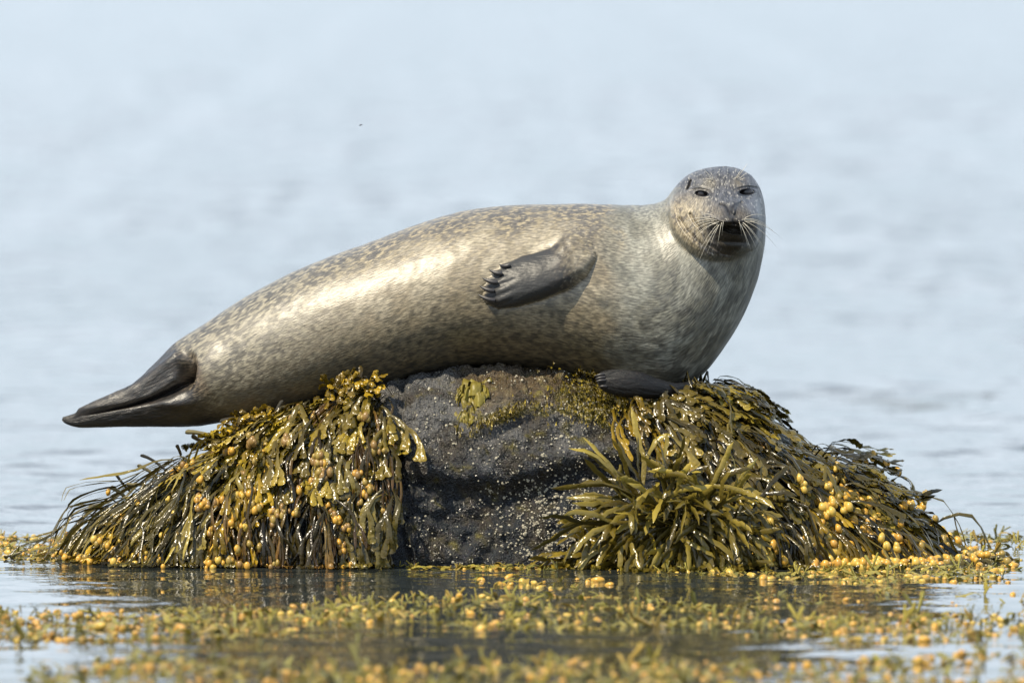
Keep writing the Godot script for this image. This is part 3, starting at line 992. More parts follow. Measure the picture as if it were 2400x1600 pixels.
var lift_now := 0.03
var BLADDER: Array = []
func ball_mesh(m: Material, sd: int) -> ArrayMesh:
	rng.seed = sd
	var s := Shape.new()
	var la := 8
	var lo := 12
	var q := noise(sd, 0.9, 2)
	for j in la + 1:
		var th := PI * j / la
		for k in lo + 1:
			var ph := TAU * k / lo
			var d := Vector3(sin(th) * cos(ph), cos(th), sin(th) * sin(ph))
			var r := 1.0 + 0.08 * q.get_noise_3dv(d)
			var neck := 1.0 + 0.25 * pow(maxf(d.y, 0.0), 6.0)
			s.add(Vector3(d.x * r, d.y * r * neck * 1.12, d.z * r), d, Color.WHITE)
	for j in la:
		for k in lo:
			var a := j * (lo + 1) + k
			s.tri(a, a + 1, a + lo + 1)
			s.tri(a + 1, a + lo + 2, a + lo + 1)
	return s.mesh(m)

func bladder_shape(tone: int) -> ArrayMesh:
	return BLADDER[tone * 2 + rng.randi() % 2]

func bladder_at(p: Vector3, d: Vector3, r: float, tone: int, parent: Node) -> void:
	var up := -d.normalized()
	var side := up.cross(Vector3(0.31, 0.2, 0.93)).normalized()
	var bs := Basis(side, up, side.cross(up)).scaled(Vector3(r * rng.randf_range(0.85, 1.05), r * rng.randf_range(1.0, 1.4), r * rng.randf_range(0.8, 1.0)))
	put("air_bladder", bladder_shape(tone), parent, Transform3D(bs, p))

func pick_tone(tones: Array) -> int:
	return tones[rng.randi() % tones.size()]

# a plant or a tangle of plants hanging on the rock
func clump(label: String, k: Kind, x0: float, x1: float, t0: float, t1: float, count: int, filler: int, bladders: float, tones: Array, size: float, called := "hanging_wrack", group := "wrack hanging on the rock") -> void:
	var t := thing(called, label, "seaweed", Vector3.ZERO, group)
	var fill := Shape.new()
	var holds := []
	for j in maxi(4, (count + filler) / 11):
		holds.push_back([rng.randf_range(x0, x1), lerpf(t0, t1, rng.randf()), Vector3(rng.randf_range(-1, 1), rng.randf_range(-0.2, 0.45), rng.randf_range(-0.3, 0.6)), rng.randf()])
	for j in count + filler:
		var hold: Array = holds[rng.randi() % holds.size()]
		var x: float = (hold[0] + rng.randfn() * 13.0 - 1176.0) / 1000.0
		var th: float = clampf(hold[1] + rng.randfn() * 0.035, 0.05, 1.15) * PI * 0.5
		var p := rock_point(x, th)
		if p.y < 0.0:
			continue
		var g := rock_sd(p)
		if g.w < -0.004:
			continue
		var nn := Vector3(g.x, g.y, g.z).normalized()
		var turn: Vector3 = hold[2]
		var dir := (Vector3(0, -0.8, 0) + k.flow + turn * 0.7 + nn * rng.randf_range(0.1, 0.75) + Vector3(rng.randf_range(-1, 1), rng.randf_range(-1, 1), rng.randf_range(-1, 1)) * 0.8).normalized()
		lift_now = k.lift * (0.25 + 0.9 * float(hold[3]))
		var ends := []
		var s := fill if j >= count else Shape.new()
		frond(s, k, p + nn * 0.003, dir, ends)
		if j < count:
			put("frond", s.mesh(M.frond), t)
			if rng.randf() < bladders * 1.35:
				for e in ends:
					if stone_sd(e[0]).w > 0.062:
						continue
					for m in rng.randi_range(1, 3):
						var r := size * rng.randf_range(0.36, 0.9)
						var bp: Vector3 = e[0] + Vector3(rng.randf_range(-1, 1), rng.randf_range(-1, 1), rng.randf_range(0, 1)) * r * 0.8 + e[2] * r * 0.4
						if bp.y < 0.012 and rng.randf() < 0.72:
							continue
						bp.y = maxf(bp.y, 0.0)
						bladder_at(bp, e[1], r, pick_tone(tones), t)
	if filler > 0:
		var o := put("small_fronds", fill.mesh(M.frond), t)
		o.set_meta("kind", "stuff")

func build_weeds() -> void:
	for e in ["gold", "amber", "brown", "lemon", "olive"]:
		for j in 2:
			BLADDER.push_back(ball_mesh(M["bladder_" + e], 900 + j + BLADDER.size()))
	rng.seed = 11
	var olive := Color(0.27, 0.2, 0.03)
	var yellow := Color(0.46, 0.32, 0.03)
	var darkw := Color(0.022, 0.021, 0.018)
	var grey := Color(0.1, 0.092, 0.045)

	# under layer that hides the stone: dark, long
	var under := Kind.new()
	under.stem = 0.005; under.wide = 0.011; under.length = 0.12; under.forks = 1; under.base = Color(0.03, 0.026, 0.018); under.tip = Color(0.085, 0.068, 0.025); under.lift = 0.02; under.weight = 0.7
	var blade := Kind.new()
	blade.stem = 0.003; blade.wide = 0.0145; blade.length = 0.15; blade.forks = 3; blade.tip_wide = 1.15; blade.short = 0.72; blade.base = Color(0.085, 0.075, 0.04); blade.tip = olive; blade.lift = 0.055
	var strap := Kind.new()
	strap.stem = 0.005; strap.wide = 0.0078; strap.length = 0.17; strap.forks = 1; strap.base = Color(0.075, 0.068, 0.035); strap.tip = Color(0.25, 0.21, 0.065); strap.lift = 0.06; strap.weight = 0.55; strap.roll = 0.9
	var gold := Kind.new()
	gold.stem = 0.003; gold.wide = 0.011; gold.length = 0.11; gold.forks = 2; gold.short = 0.75; gold.base = Color(0.12, 0.09, 0.025); gold.tip = yellow; gold.lift = 0.05; gold.weight = 0.3

	var L := Vector3(-0.15, 0, 0.1)
	var R := Vector3(0.55, 0, 0.1)
	under.flow = L
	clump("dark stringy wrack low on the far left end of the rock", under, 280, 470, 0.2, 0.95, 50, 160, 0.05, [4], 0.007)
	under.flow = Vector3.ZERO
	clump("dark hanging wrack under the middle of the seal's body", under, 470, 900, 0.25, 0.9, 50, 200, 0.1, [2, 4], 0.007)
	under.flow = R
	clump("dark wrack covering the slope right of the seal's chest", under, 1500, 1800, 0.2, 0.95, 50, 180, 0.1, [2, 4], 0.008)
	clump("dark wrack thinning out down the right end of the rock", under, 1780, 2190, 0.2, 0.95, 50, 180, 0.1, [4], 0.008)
	# left heap
	strap.flow = Vector3(-0.4, 0, 0.1)
	clump("long narrow grey-olive straps sweeping down at the left end of the rock", strap, 285, 480, 0.3, 1.0, 90, 60, 0.4, [0, 1, 3], 0.007)
	strap.flow = Vector3(-0.3, 0, 0.1)
	strap.length = 0.16
	clump("narrow olive straps hanging below the seal's hind flippers", strap, 390, 600, 0.35, 0.9, 60, 40, 0.35, [0, 1, 3], 0.007)
	blade.flow = Vector3(-0.15, 0, 0)
	blade.tip = Color(0.4, 0.31, 0.035)
	clump("broad yellow-olive forked blades on top of the left heap, under the seal's rump", blade, 470, 740, 0.66, 1.0, 120, 60, 0.1, [0, 2], 0.008)
	blade.flow = Vector3.ZERO
	blade.tip = Color(0.31, 0.24, 0.04)
	clump("olive forked blades hanging straight down left of the bare stone", blade, 620, 900, 0.5, 1.0, 130, 70, 0.12, [2, 4], 0.009)
	blade.tip = Color(0.22, 0.185, 0.055)
	clump("dull grey-olive blades hanging low in the middle of the left heap", blade, 460, 900, 0.3, 0.65, 110, 60, 0.2, [0, 1, 2], 0.008)
	strap.flow = Vector3.ZERO; strap.tip = Color(0.19, 0.105, 0.035); strap.length = 0.13
	clump("brown bladdered wrack hanging to the waterline under the left heap", strap, 560, 880, 0.3, 0.8, 70, 20, 0.6, [2, 2, 4, 1, 0], 0.0085)
	clump("golden bladdered wrack at the foot of the left heap", gold, 230, 640, 0.25, 0.6, 60, 30, 0.5, [0, 0, 3, 4], 0.0085)
	# top tuft beside the seal's belly
	tuft("bright yellow tuft of forked wrack sticking up against the seal's belly", Vector2(805, 905), 0.2, gold, 60, 0.05, 0.21)
	tuft("yellow forked tips poking up below the seal's tail end", Vector2(575, 978), 0.2, gold, 44, 0.038, 0.17)
	# right slope
	blade.flow = Vector3(0.7, 0, 0); blade.tip = Color(0.3, 0.245, 0.05); blade.lift = 0.06; blade.wide = 0.016; blade.length = 0.12; blade.stem = 0.005; blade.forks = 2
	clump("overlapping olive blades on the ridge right of the seal's chest", blade, 1560, 1790, 0.7, 1.12, 140, 90, 0.04, [4], 0.008)
	clump("olive blades and pale bladders on the crest of the right slope", blade, 1750, 2090, 0.7, 1.12, 140, 90, 0.35, [0, 3, 4], 0.009)
	clump("broad olive blades scattered over the middle of the right slope", blade, 1640, 1990, 0.4, 0.85, 130, 80, 0.2, [0, 3, 4], 0.009)
	blade.flow = Vector3(0.4, 0, 0); blade.tip = Color(0.22, 0.175, 0.05)
	clump("dull brown blades hanging beside the bare stone under the seal's flipper", blade, 1490, 1700, 0.45, 0.86, 110, 60, 0.05, [2], 0.008)
	strap.lift = 0.035
	strap.flow = Vector3(0.8, 0, 0.1); strap.tip = Color(0.2, 0.165, 0.045); strap.wide = 0.0115; strap.length = 0.22
	clump("long olive straps with golden bladders across the right slope", strap, 1650, 1950, 0.3, 0.85, 100, 60, 0.75, [0, 3, 0, 1], 0.0115)
	clump("olive straps with scattered bladders at the right end of the rock", strap, 1900, 2200, 0.25, 0.95, 100, 60, 0.6, [0, 3, 4], 0.0095)
	gold.flow = Vector3(0.4, 0, 0.2); gold.weight = 0.55
	clump("heap of yellow bladders at the foot of the right slope", gold, 1650, 2120, 0.18, 0.55, 90, 60, 0.7, [0, 3, 3], 0.0105)
	clump("yellow forked wrack in the corner between stone and right slope", gold, 1440, 1580, 0.62, 0.84, 30, 16, 0.0, [3], 0.008)
	# serrated tufts in front
	var saw := Kind.new()
	saw.stem = 0.006; saw.wide = 0.0145; saw.length = 0.2; saw.forks = 1; saw.jag = 0.2; saw.base = Color(0.1, 0.085, 0.03); saw.tip = Color(0.3, 0.25, 0.065); saw.weight = 0.22; saw.lift = 0.03; saw.wavy = 0.1; saw.roll = 1.0
	tuft("large splayed tuft of saw-edged olive straps right of the barnacled stone", Vector2(1550, 1200), 1.0, saw, 150, 0.15)
	saw.length = 0.12; saw.tip = Color(0.36, 0.28, 0.05)
	tuft("low saw-edged yellow-olive tuft at the waterline in front of the stone", Vector2(1410, 1275), 0.8, saw, 70, 0.085)
	saw.length = 0.2; saw.tip = Color(0.24, 0.2, 0.06)
	tuft("saw-edged straps hanging to the water between tuft and bladder heap", Vector2(1620, 1235), 0.6, saw, 50, 0.12)
	sticks()

# fronds that radiate from one holdfast
func tuft(label: String, q: Vector2, spread: float, k: Kind, count: int, long: float, deep := -9.0) -> void:
	var t := thing("wrack_tuft", label, "seaweed", Vector3.ZERO, "tufts of wrack on the rock")
	var z := front_z(q) if deep < -8.0 else deep
	var c := at(q.x, q.y, z)
	var kk := Kind.new()
	for prop in ["stem", "wide", "forks", "tip_wide", "roll", "wavy", "jag", "short", "base", "tip", "lift", "flow"]:
		kk.set(prop, k.get(prop))
	kk.length = long
	lift_now = kk.lift
	for j in count:
		var root := c + Vector3(rng.randf_range(-1, 1) * 0.06 * (0.5 + spread), rng.randf_range(-1, 1) * 0.02, rng.randf_range(-0.02, 0.03))
		var ang := rng.randf_range(0, TAU)
		var dir := Vector3(cos(ang), sin(ang) * 0.8 + 0.35, rng.randf_range(0.2, 0.9)).normalized()
		if spread < 0.5:
			dir = Vector3(cos(ang) * 0.9, rng.randf_range(0.2, 1.0), rng.randf_range(0.0, 0.7)).normalized()
		kk.weight = (0.28 if spread > 0.5 else 0.05) * rng.randf_range(0.3, 1.5)
		var s := Shape.new()
		frond(s, kk, root, dir, [])
		put("frond", s.mesh(M.frond), t)

# stiff broken stems that stand out from the left outline
func sticks() -> void:
	var t := thing("wrack_stalks", "bare dark stalks sticking out to the left from the left heap", "seaweed", Vector3.ZERO)
	for e in [[500, 1008, 425, 992], [385, 1085, 322, 1045], [370, 1105, 315, 1068], [290, 1145, 253, 1118], [300, 1130, 265, 1088], [470, 1018, 440, 1000], [415, 1045, 405, 1022], [240, 1215, 185, 1225], [205, 1250, 175, 1205], [560, 960, 505, 968], [555, 1000, 548, 955], [620, 975, 650, 920], [330, 1110, 290, 1112]]:
		var z := rng.randf_range(0.05, 0.14)
		put("stalk", stub(at(e[2], e[3], z + 0.02), at(e[0], e[1], z), rng.randf_range(0.0032, 0.006), M.stalk if rng.randf() < 0.6 else M.pale_stalk), t)

func stub(tip: Vector3, base: Vector3, r: float, m: Material) -> ArrayMesh:      # a broken stem with a blunt, slightly swollen end
	var s := Shape.new()
	var side := (tip - base).normalized().cross(Vector3(0.2, 0.1, 1.0)).normalized()
	var deep := (tip - base).normalized().cross(side)
	var rad := [0.75, 0.9, 0.85, 1.0, 1.12, 0.7, 0.05]
	var along := [0.0, 0.25, 0.5, 0.75, 0.93, 1.0, 1.005]
	var bend := Vector3(0, rng.randf_range(-0.3, 0.5), 0.1) * tip.distance_to(base) * 0.2
	for k in 7:
		var t: float = along[k]
		var p := base.lerp(tip, t) + bend * 4.0 * t * (1.0 - t)
		for j in 8:
			var d := side * cos(TAU * j / 8) + deep * sin(TAU * j / 8) * 0.6
			s.add(p + d * r * rad[k], d.normalized(), Color.WHITE)
	for k in 6:
		for j in 8:
			var i0 := k * 8 + j
			var i1 := k * 8 + (j + 1) % 8
			s.tri(i0, i0 + 8, i1)
			s.tri(i1, i0 + 8, i1 + 8)
	return s.mesh(m)


# ---------------------------------------------------------------- floating weed
var TIPS: Array = []
func tip_mesh(sd: int) -> ArrayMesh:       # a forked tip standing out of the water, 1 unit high
	rng.seed = sd
	var s := Shape.new()
	var arms := 1 + rng.randi() % 3
	for a in arms:
		var lean := Vector3(rng.randf_range(-0.7, 0.7), 1, rng.randf_range(-0.5, 0.5)).normalized()
		var start := Vector3(0, -0.15, 0) if a == 0 else Vector3(0, rng.randf_range(0.1, 0.45), 0)
		var long := rng.randf_range(0.6, 1.1)
		var rad := rng.randf_range(0.075, 0.12)
		var side := lean.cross(Vector3(0.2, 0.1, 1)).normalized()
		var other := lean.cross(side)
		var bend := Vector3(rng.randf_range(-0.3, 0.3), 0, rng.randf_range(-0.3, 0.3))
		var first := s.v.size()
		for j in 6:
			var t := j / 5.0
			t = t if j < 5 else 0.9
			var p := start + lean * long * t + bend * t * t
			var r := rad * (0.75 + 0.35 * t) * (1.0 if j < 5 else 0.45)
			for k in 6:
				var an := TAU * k / 6.0
				var d := side * cos(an) + other * sin(an) * 0.5
				s.add(p + d * r, d.normalized(), Color(1, 1, 1) * (0.75 + 0.4 * t))
		for j in 5:
			for k in 6:
				var i0 := first + j * 6 + k
				var i1 := first + j * 6 + (k + 1) % 6
				s.tri(i0, i0 + 6, i1)
				s.tri(i1, i0 + 6, i1 + 6)
	return s.mesh(M.float_weed)

func leaf_mesh(sd: int) -> ArrayMesh:      # a curled piece lying on the water, 1 unit long
	rng.seed = sd
	var s := Shape.new()
	var prev := -1
	for j in 8:
		var t := j / 7.0
		var w := 0.12 * sqrt(maxf(sin(PI * clampf(t, 0.04, 0.96)), 0.0))
		var p := Vector3(t - 0.5, 0.1 + 0.12 * sin(t * 5.0 + sd), 0.12 * sin(t * 4.0 + sd * 2.0))
		var tilt := 0.5 * sin(t * 3.0 + sd)
		var a := s.add(p + Vector3(0, -w * tilt, -w), Vector3(0, 1, -0.4).normalized(), Color(0.9, 0.9, 0.9))
		s.add(p + Vector3(0, 0.03, 0), Vector3.UP, Color.WHITE)
		s.add(p + Vector3(0, w * tilt, w), Vector3(0, 1, 0.4).normalized(), Color(0.9, 0.9, 0.9))
		if prev >= 0:
			for m in 2:
				s.tri(prev + m, a + m, prev + m + 1)
				s.tri(prev + m + 1, a + m, a + m + 1)
		prev = a
	return s.mesh(M.float_weed)

# a raft of weed on the water; area as a polygon of the photo plane
func raft(label: String, area: PackedVector2Array, parts: int, rest: int, balls: float, tall: float, tones: Array, sd: int, patchy := 0.1) -> void:
	rng.seed = sd
	var t := thing("floating_wrack", label, "seaweed", Vector3.ZERO, "wrack floating on the water")
	var box := Rect2(area[0], Vector2.ZERO)
	for q in area:
		box = box.expand(q)
	var patch := noise(sd, 2.2, 2)
	var mm := {}
	var made := 0
	var tries := 0
	balls *= 0.55
	parts = int(parts * 0.5)
	rest = int(rest * 0.7)
	while made < parts + rest and tries < (parts + rest) * 30:
		tries += 1
		var q := Vector2(rng.randf_range(box.position.x, box.end.x), rng.randf_range(box.position.y, box.end.y))
		if not Geometry2D.is_point_in_polygon(q, area):
			continue
		var p := on_water(q.x, q.y)
		if rng.randf() > clampf(0.5 + patchy * 3.0 + 3.2 * patch.get_noise_2d(p.x, p.z * 2.6), 0.02, 1.0):
			continue
		if rock_f(p + Vector3(0, 0.005, 0)) < 0.0:
			continue
		made += 1
		var what := rng.randf()
		var me: Mesh
		var tf: Transform3D
		var name := ""
		var part := made <= parts
		if tall < 0.6:  # lowest raft: added flat strips standing in for dark ripple reflections
			me = LEAVES[rng.randi() % LEAVES.size()]
			var h := rng.randf_range(0.1, 0.34)
			tf = Transform3D(Basis.from_euler(Vector3(0, rng.randf_range(-0.25, 0.25), 0)).scaled_local(Vector3(h, h * 0.07, h * 0.25)), p + Vector3(0, -0.003, 0))
			name = "floating_frond"
		elif what < balls:
			var r := 0.003 + 0.0062 * rng.randf() * sqrt(rng.randf())
			me = bladder_shape(pick_tone(tones))
			var bs := Basis.from_euler(Vector3(rng.randf_range(-1, 1), rng.randf() * TAU, rng.randf_range(1.0, 2.1))).scaled_local(Vector3(r, r * rng.randf_range(1.0, 1.7), r))
			tf = Transform3D(bs, p + Vector3(0, r * rng.randf_range(-0.1, 0.6), 0))
			name = "air_bladder"
		elif what < balls + (1.0 - balls) * 0.6:
			me = TIPS[rng.randi() % TIPS.size()]
			var h := rng.randf_range(0.007, 0.017) * tall * (1.0 + 1.5 * pow(rng.randf(), 9))
			tf = Transform3D(Basis.from_euler(Vector3(rng.randf_range(-1.3, 1.3), rng.randf() * TAU, rng.randf_range(-1.3, 1.3))).scaled_local(Vector3(h, h, h)), p)
			name = "frond_tip"
		else:
			me = LEAVES[rng.randi() % LEAVES.size()]
			var h := rng.randf_range(0.025, 0.06)
			tf = Transform3D(Basis.from_euler(Vector3(0, rng.randf() * TAU, rng.randf_range(-0.15, 0.15))).scaled_local(Vector3(h, h * 0.8, h)), p)
			name = "floating_frond"
		if part:
			var made_one := put(name, me, t, tf)
			if tall < 0.6:
				made_one.material_override = M.dark_ripple
		else:
			if not mm.has(me):
				mm[me] = []
			mm[me].push_back(tf)
	for me in mm:
		var list: Array = mm[me]
		var m := MultiMesh.new()
		m.transform_format = MultiMesh.TRANSFORM_3D
		m.mesh = me
		m.instance_count = list.size()
		for j in list.size():
			m.set_instance_transform(j, list[j])
		var o := MultiMeshInstance3D.new()
		if tall < 0.6:
			o.material_override = M.dark_ripple
		o.name = "small_weed"
		o.multimesh = m
		o.set_meta("kind", "stuff")
		t.add_child(o, true)

var LEAVES: Array = []
func poly(a: Array) -> PackedVector2Array:
	var out := PackedVector2Array()
	for k in range(0, a.size(), 2):
		out.push_back(Vector2(a[k], a[k + 1]))
	return out

func build_rafts() -> void:
	var tints := [Color(0.34, 0.3, 0.06), Color(0.42, 0.34, 0.06), Color(0.22, 0.2, 0.05), Color(0.44, 0.3, 0.06)]
	for j in 12:
		var m := M.frond.duplicate() as StandardMaterial3D
		m.albedo_color = Color(tints[j % 4] * 1.25).linear_to_srgb()
		M.float_weed = m
		TIPS.push_back(tip_mesh(500 + j))
		LEAVES.push_back(leaf_mesh(600 + j))
	var A := [0, 3, 1, 0]
	raft("yellow bladders and tips floating off the rock's left end", poly([-30, 1228, 120, 1232, 240, 1250, 420, 1283, 420, 1296, 200, 1292, -30, 1284]), 150, 260, 0.45, 1.2, A, 701, 0.2)
	raft("thin line of floating wrack along the foot of the left heap", poly([400, 1290, 960, 1293, 960, 1306, 400, 1300]), 60, 60, 0.35, 1.0, A, 702)
	raft("thin line of floating wrack along the foot of the bare stone", poly([940, 1298, 1330, 1298, 1330, 1312, 940, 1310]), 90, 120, 0.3, 1.0, A, 703, 0.2)
	raft("small group of bladders floating in the dark reflection", poly([1080, 1322, 1400, 1334, 1420, 1356, 1280, 1360, 1090, 1346]), 60, 40, 0.55, 1.2, [0, 3, 0], 704)
	raft("thick yellow bladder bank at the foot of the right slope", poly([1320, 1296, 1700, 1290, 2240, 1262, 2352, 1290, 2300, 1330, 1960, 1344, 1640, 1326, 1330, 1312]), 240, 700, 0.5, 1.3, [0, 3, 3, 0], 705, 0.3)
	raft("olive wrack fragments trailing off the rock's right end", poly([2150, 1222, 2390, 1226, 2390, 1262, 2240, 1258]), 110, 120, 0.15, 1.4, [0, 4], 706, 0.2)
	raft("scattered wrack bits on pale water at the right edge", poly([2000, 1340, 2390, 1290, 2390, 1400, 1950, 1420]), 60, 30, 0.4, 1.5, [0, 1], 707)
	raft("left half of the middle band of floating wrack, orange and olive", poly([-30, 1398, 330, 1405, 620, 1398, 760, 1385, 800, 1440, 620, 1466, 300, 1478, -30, 1482]), 240, 520, 0.4, 1.5, [0, 1, 1, 3], 708, 0.15)
	raft("middle band of olive floating wrack in front of the stone", poly([700, 1390, 1000, 1368, 1330, 1366, 1620, 1386, 1650, 1440, 1300, 1452, 900, 1444, 700, 1440]), 280, 760, 0.22, 1.6, [0, 3, 1], 709, 0.3)
	raft("right half of the middle band of floating wrack", poly([1600, 1400, 1850, 1420, 2390, 1408, 2390, 1470, 2000, 1476, 1620, 1456]), 220, 480, 0.4, 1.6, [0, 1, 3], 710, 0.15)
	raft("loose bits of wrack on the dark water right of the middle band", poly([1700, 1360, 2000, 1372, 2000, 1398, 1720, 1392]), 40, 20, 0.3, 1.4, [0, 1], 711)
	raft("blurred wrack nearest the lens along the left of the lower edge", poly([60, 1530, 300, 1505, 640, 1520, 900, 1535, 900, 1600, 60, 1600]), 200, 420, 0.4, 1.8, [0, 1, 1], 712, 0.15)
	raft("blurred wrack nearest the lens along the middle of the lower edge", poly([820, 1535, 1100, 1525, 1500, 1520, 1560, 1600, 820, 1600]), 200, 380, 0.4, 1.9, [0, 1, 3], 713, 0.15)
	raft("blurred orange wrack nearest the lens along the right of the lower edge", poly([1480, 1515, 1800, 1530, 2100, 1505, 2390, 1500, 2390, 1600, 1480, 1600]), 220, 480, 0.5, 1.8, [0, 1, 1], 714, 0.15)
	raft("added dark strips standing in for ripple reflections far behind on the right, out of focus", poly([1640, 872, 1900, 850, 2140, 796, 2400, 780, 2400, 1020, 2200, 1010, 1800, 900]), 34, 24, 0.0, 0.5, [4], 715, -0.1)  # added strips that imitate dark ripples on the far water

# ---------------------------------------------------------------- sea lettuce, algae hair and the fly
func build_lettuce() -> void:
	var t := thing("sea_lettuce", "crumpled yellow-green leafy seaweed on the stone below the seal's belly", "seaweed", Vector3.ZERO)
	rng.seed = 61
	# each leaf is a frilled sheet that stands out from a short line on the stone
	var sheets := []
	for j in 22:
		var y := lerpf(876.0, 968.0, j / 21.0)
		var cx := 1088.0 - 0.26 * (y - 876.0) + rng.randf_range(-18, 18)
		var half := rng.randf_range(16.0, 30.0) * (1.0 - 0.35 * j / 21.0)
		sheets.push_back([cx - half, y + rng.randf_range(-6, 6), cx + half, y + rng.randf_range(-8, 8), rng.randf_range(18, 28), 0.4 - 1.2 * j / 21.0])
	for e in sheets:
		var s := Shape.new()
		var n := 34
		var m := 7
		var ph := rng.randf() * 9.0
		var pos := PackedVector3Array()
		var tone := rng.randf()
		for i in n:
			var u := float(i) / (n - 1)
			var q := Vector2(lerpf(e[0], e[2], u), lerpf(e[1], e[3], u) + 6.0 * sin(u * 7.0 + ph))
			var root := at(q.x, q.y, front_z(q) - 0.003)
			var reach: float = e[4] * 0.00145 * (0.55 + 0.45 * sin(PI * clampf(u * 0.9 + 0.05, 0, 1))) * (1.0 + 0.2 * sin(u * 23.0 + ph))
			for j in m:
				var v := float(j) / (m - 1)
				var f := sin(u * 30.0 + ph + 1.5 * v) * v * v * 0.006 + sin(u * 13.0 + ph * 2.0) * v * 0.006
				var out := Vector3(0.35 * sin(u * 9.0 + ph) + (u - 0.5) * 0.9, float(e[5]) - 0.9 * v * v, 0.8).normalized()
				pos.push_back(root + out * reach * v + Vector3(0.2 * f, f, -0.3 * f))
		var nor := grid_normals(pos, n, m)
		for k in pos.size():
			var v := float(k % m) / (m - 1)
			s.add(pos[k], nor[k], Color(0.2, 0.15, 0.03).lerp(Color(0.42, 0.36, 0.075), v * (0.4 + 0.6 * tone)))
		for i in n - 1:
			for j in m - 1:
				var a := i * m + j
				s.tri(a, a + m, a + 1)
				s.tri(a + 1, a + m, a + m + 1)
		put("leaf", s.mesh(M.leaf), t)
	# short algae hair round about
	var h := thing("algae_turf", "patch of short yellow-olive algae on the stone left of the seal's near flipper", "algae", Vector3.ZERO)
	h.set_meta("kind", "stuff")
	var s2 := Shape.new()
	var k := Kind.new()
	k.stem = 0.0012; k.wide = 0.0022; k.forks = 1; k.length = 0.013; k.weight = 0.4; k.base = Color(0.1, 0.075, 0.015); k.tip = Color(0.3, 0.25, 0.045); k.lift = 0.004
	for j in 850:
		var q := Vector2(1380 + rng.randfn() * 56.0, 918 + rng.randfn() * 28.0)
		if j % 4 == 0:
			q = Vector2(1150 + rng.randfn() * 40.0, 0)
			q.y = 985.0 - (q.x - 1090.0) * 0.42 + rng.randfn() * 6.0
		if q.y < 850.0:
			continue
		var p := at(q.x, q.y, front_z(q) + 0.001)
		frond(s2, k, p, Vector3(rng.randf_range(-1, 1), -0.5, 0.8).normalized(), [])
	var o := put("turf", s2.mesh(M.frond), h)
	o.set_meta("kind", "stuff")

func build_fly() -> void:
	var p := at(829, 287, 0.1)
	var t := thing("fly", "tiny dark fly in the air above the seal's back", "insect", p)
	var b := SphereMesh.new()
	b.radius = 0.0016; b.height = 0.0032; b.radial_segments = 12; b.rings = 8; b.material = M.fly
	put("abdomen", b, t, Transform3D(Basis.from_euler(Vector3(0, 0, 0.25)).scaled_local(Vector3(1.7, 0.75, 0.75)), Vector3(-0.0018, -0.0004, 0)))
	put("thorax", b, t, Transform3D(Basis().scaled_local(Vector3(0.8, 0.7, 0.7)), Vector3(0.001, 0.0003, 0)))
	put("head", b, t, Transform3D(Basis().scaled_local(Vector3(0.45, 0.45, 0.55)), Vector3(0.0027, 0.0, 0)))
	for sgn in [-1.0, 1.0]:
		put("wing", b, t, Transform3D(Basis.from_euler(Vector3(0.4 * sgn, 0.6 * sgn, -0.3)).scaled_local(Vector3(1.6, 0.08, 0.6)), Vector3(0.0005, 0.0014, 0.0018 * sgn))).material_override = M.wing

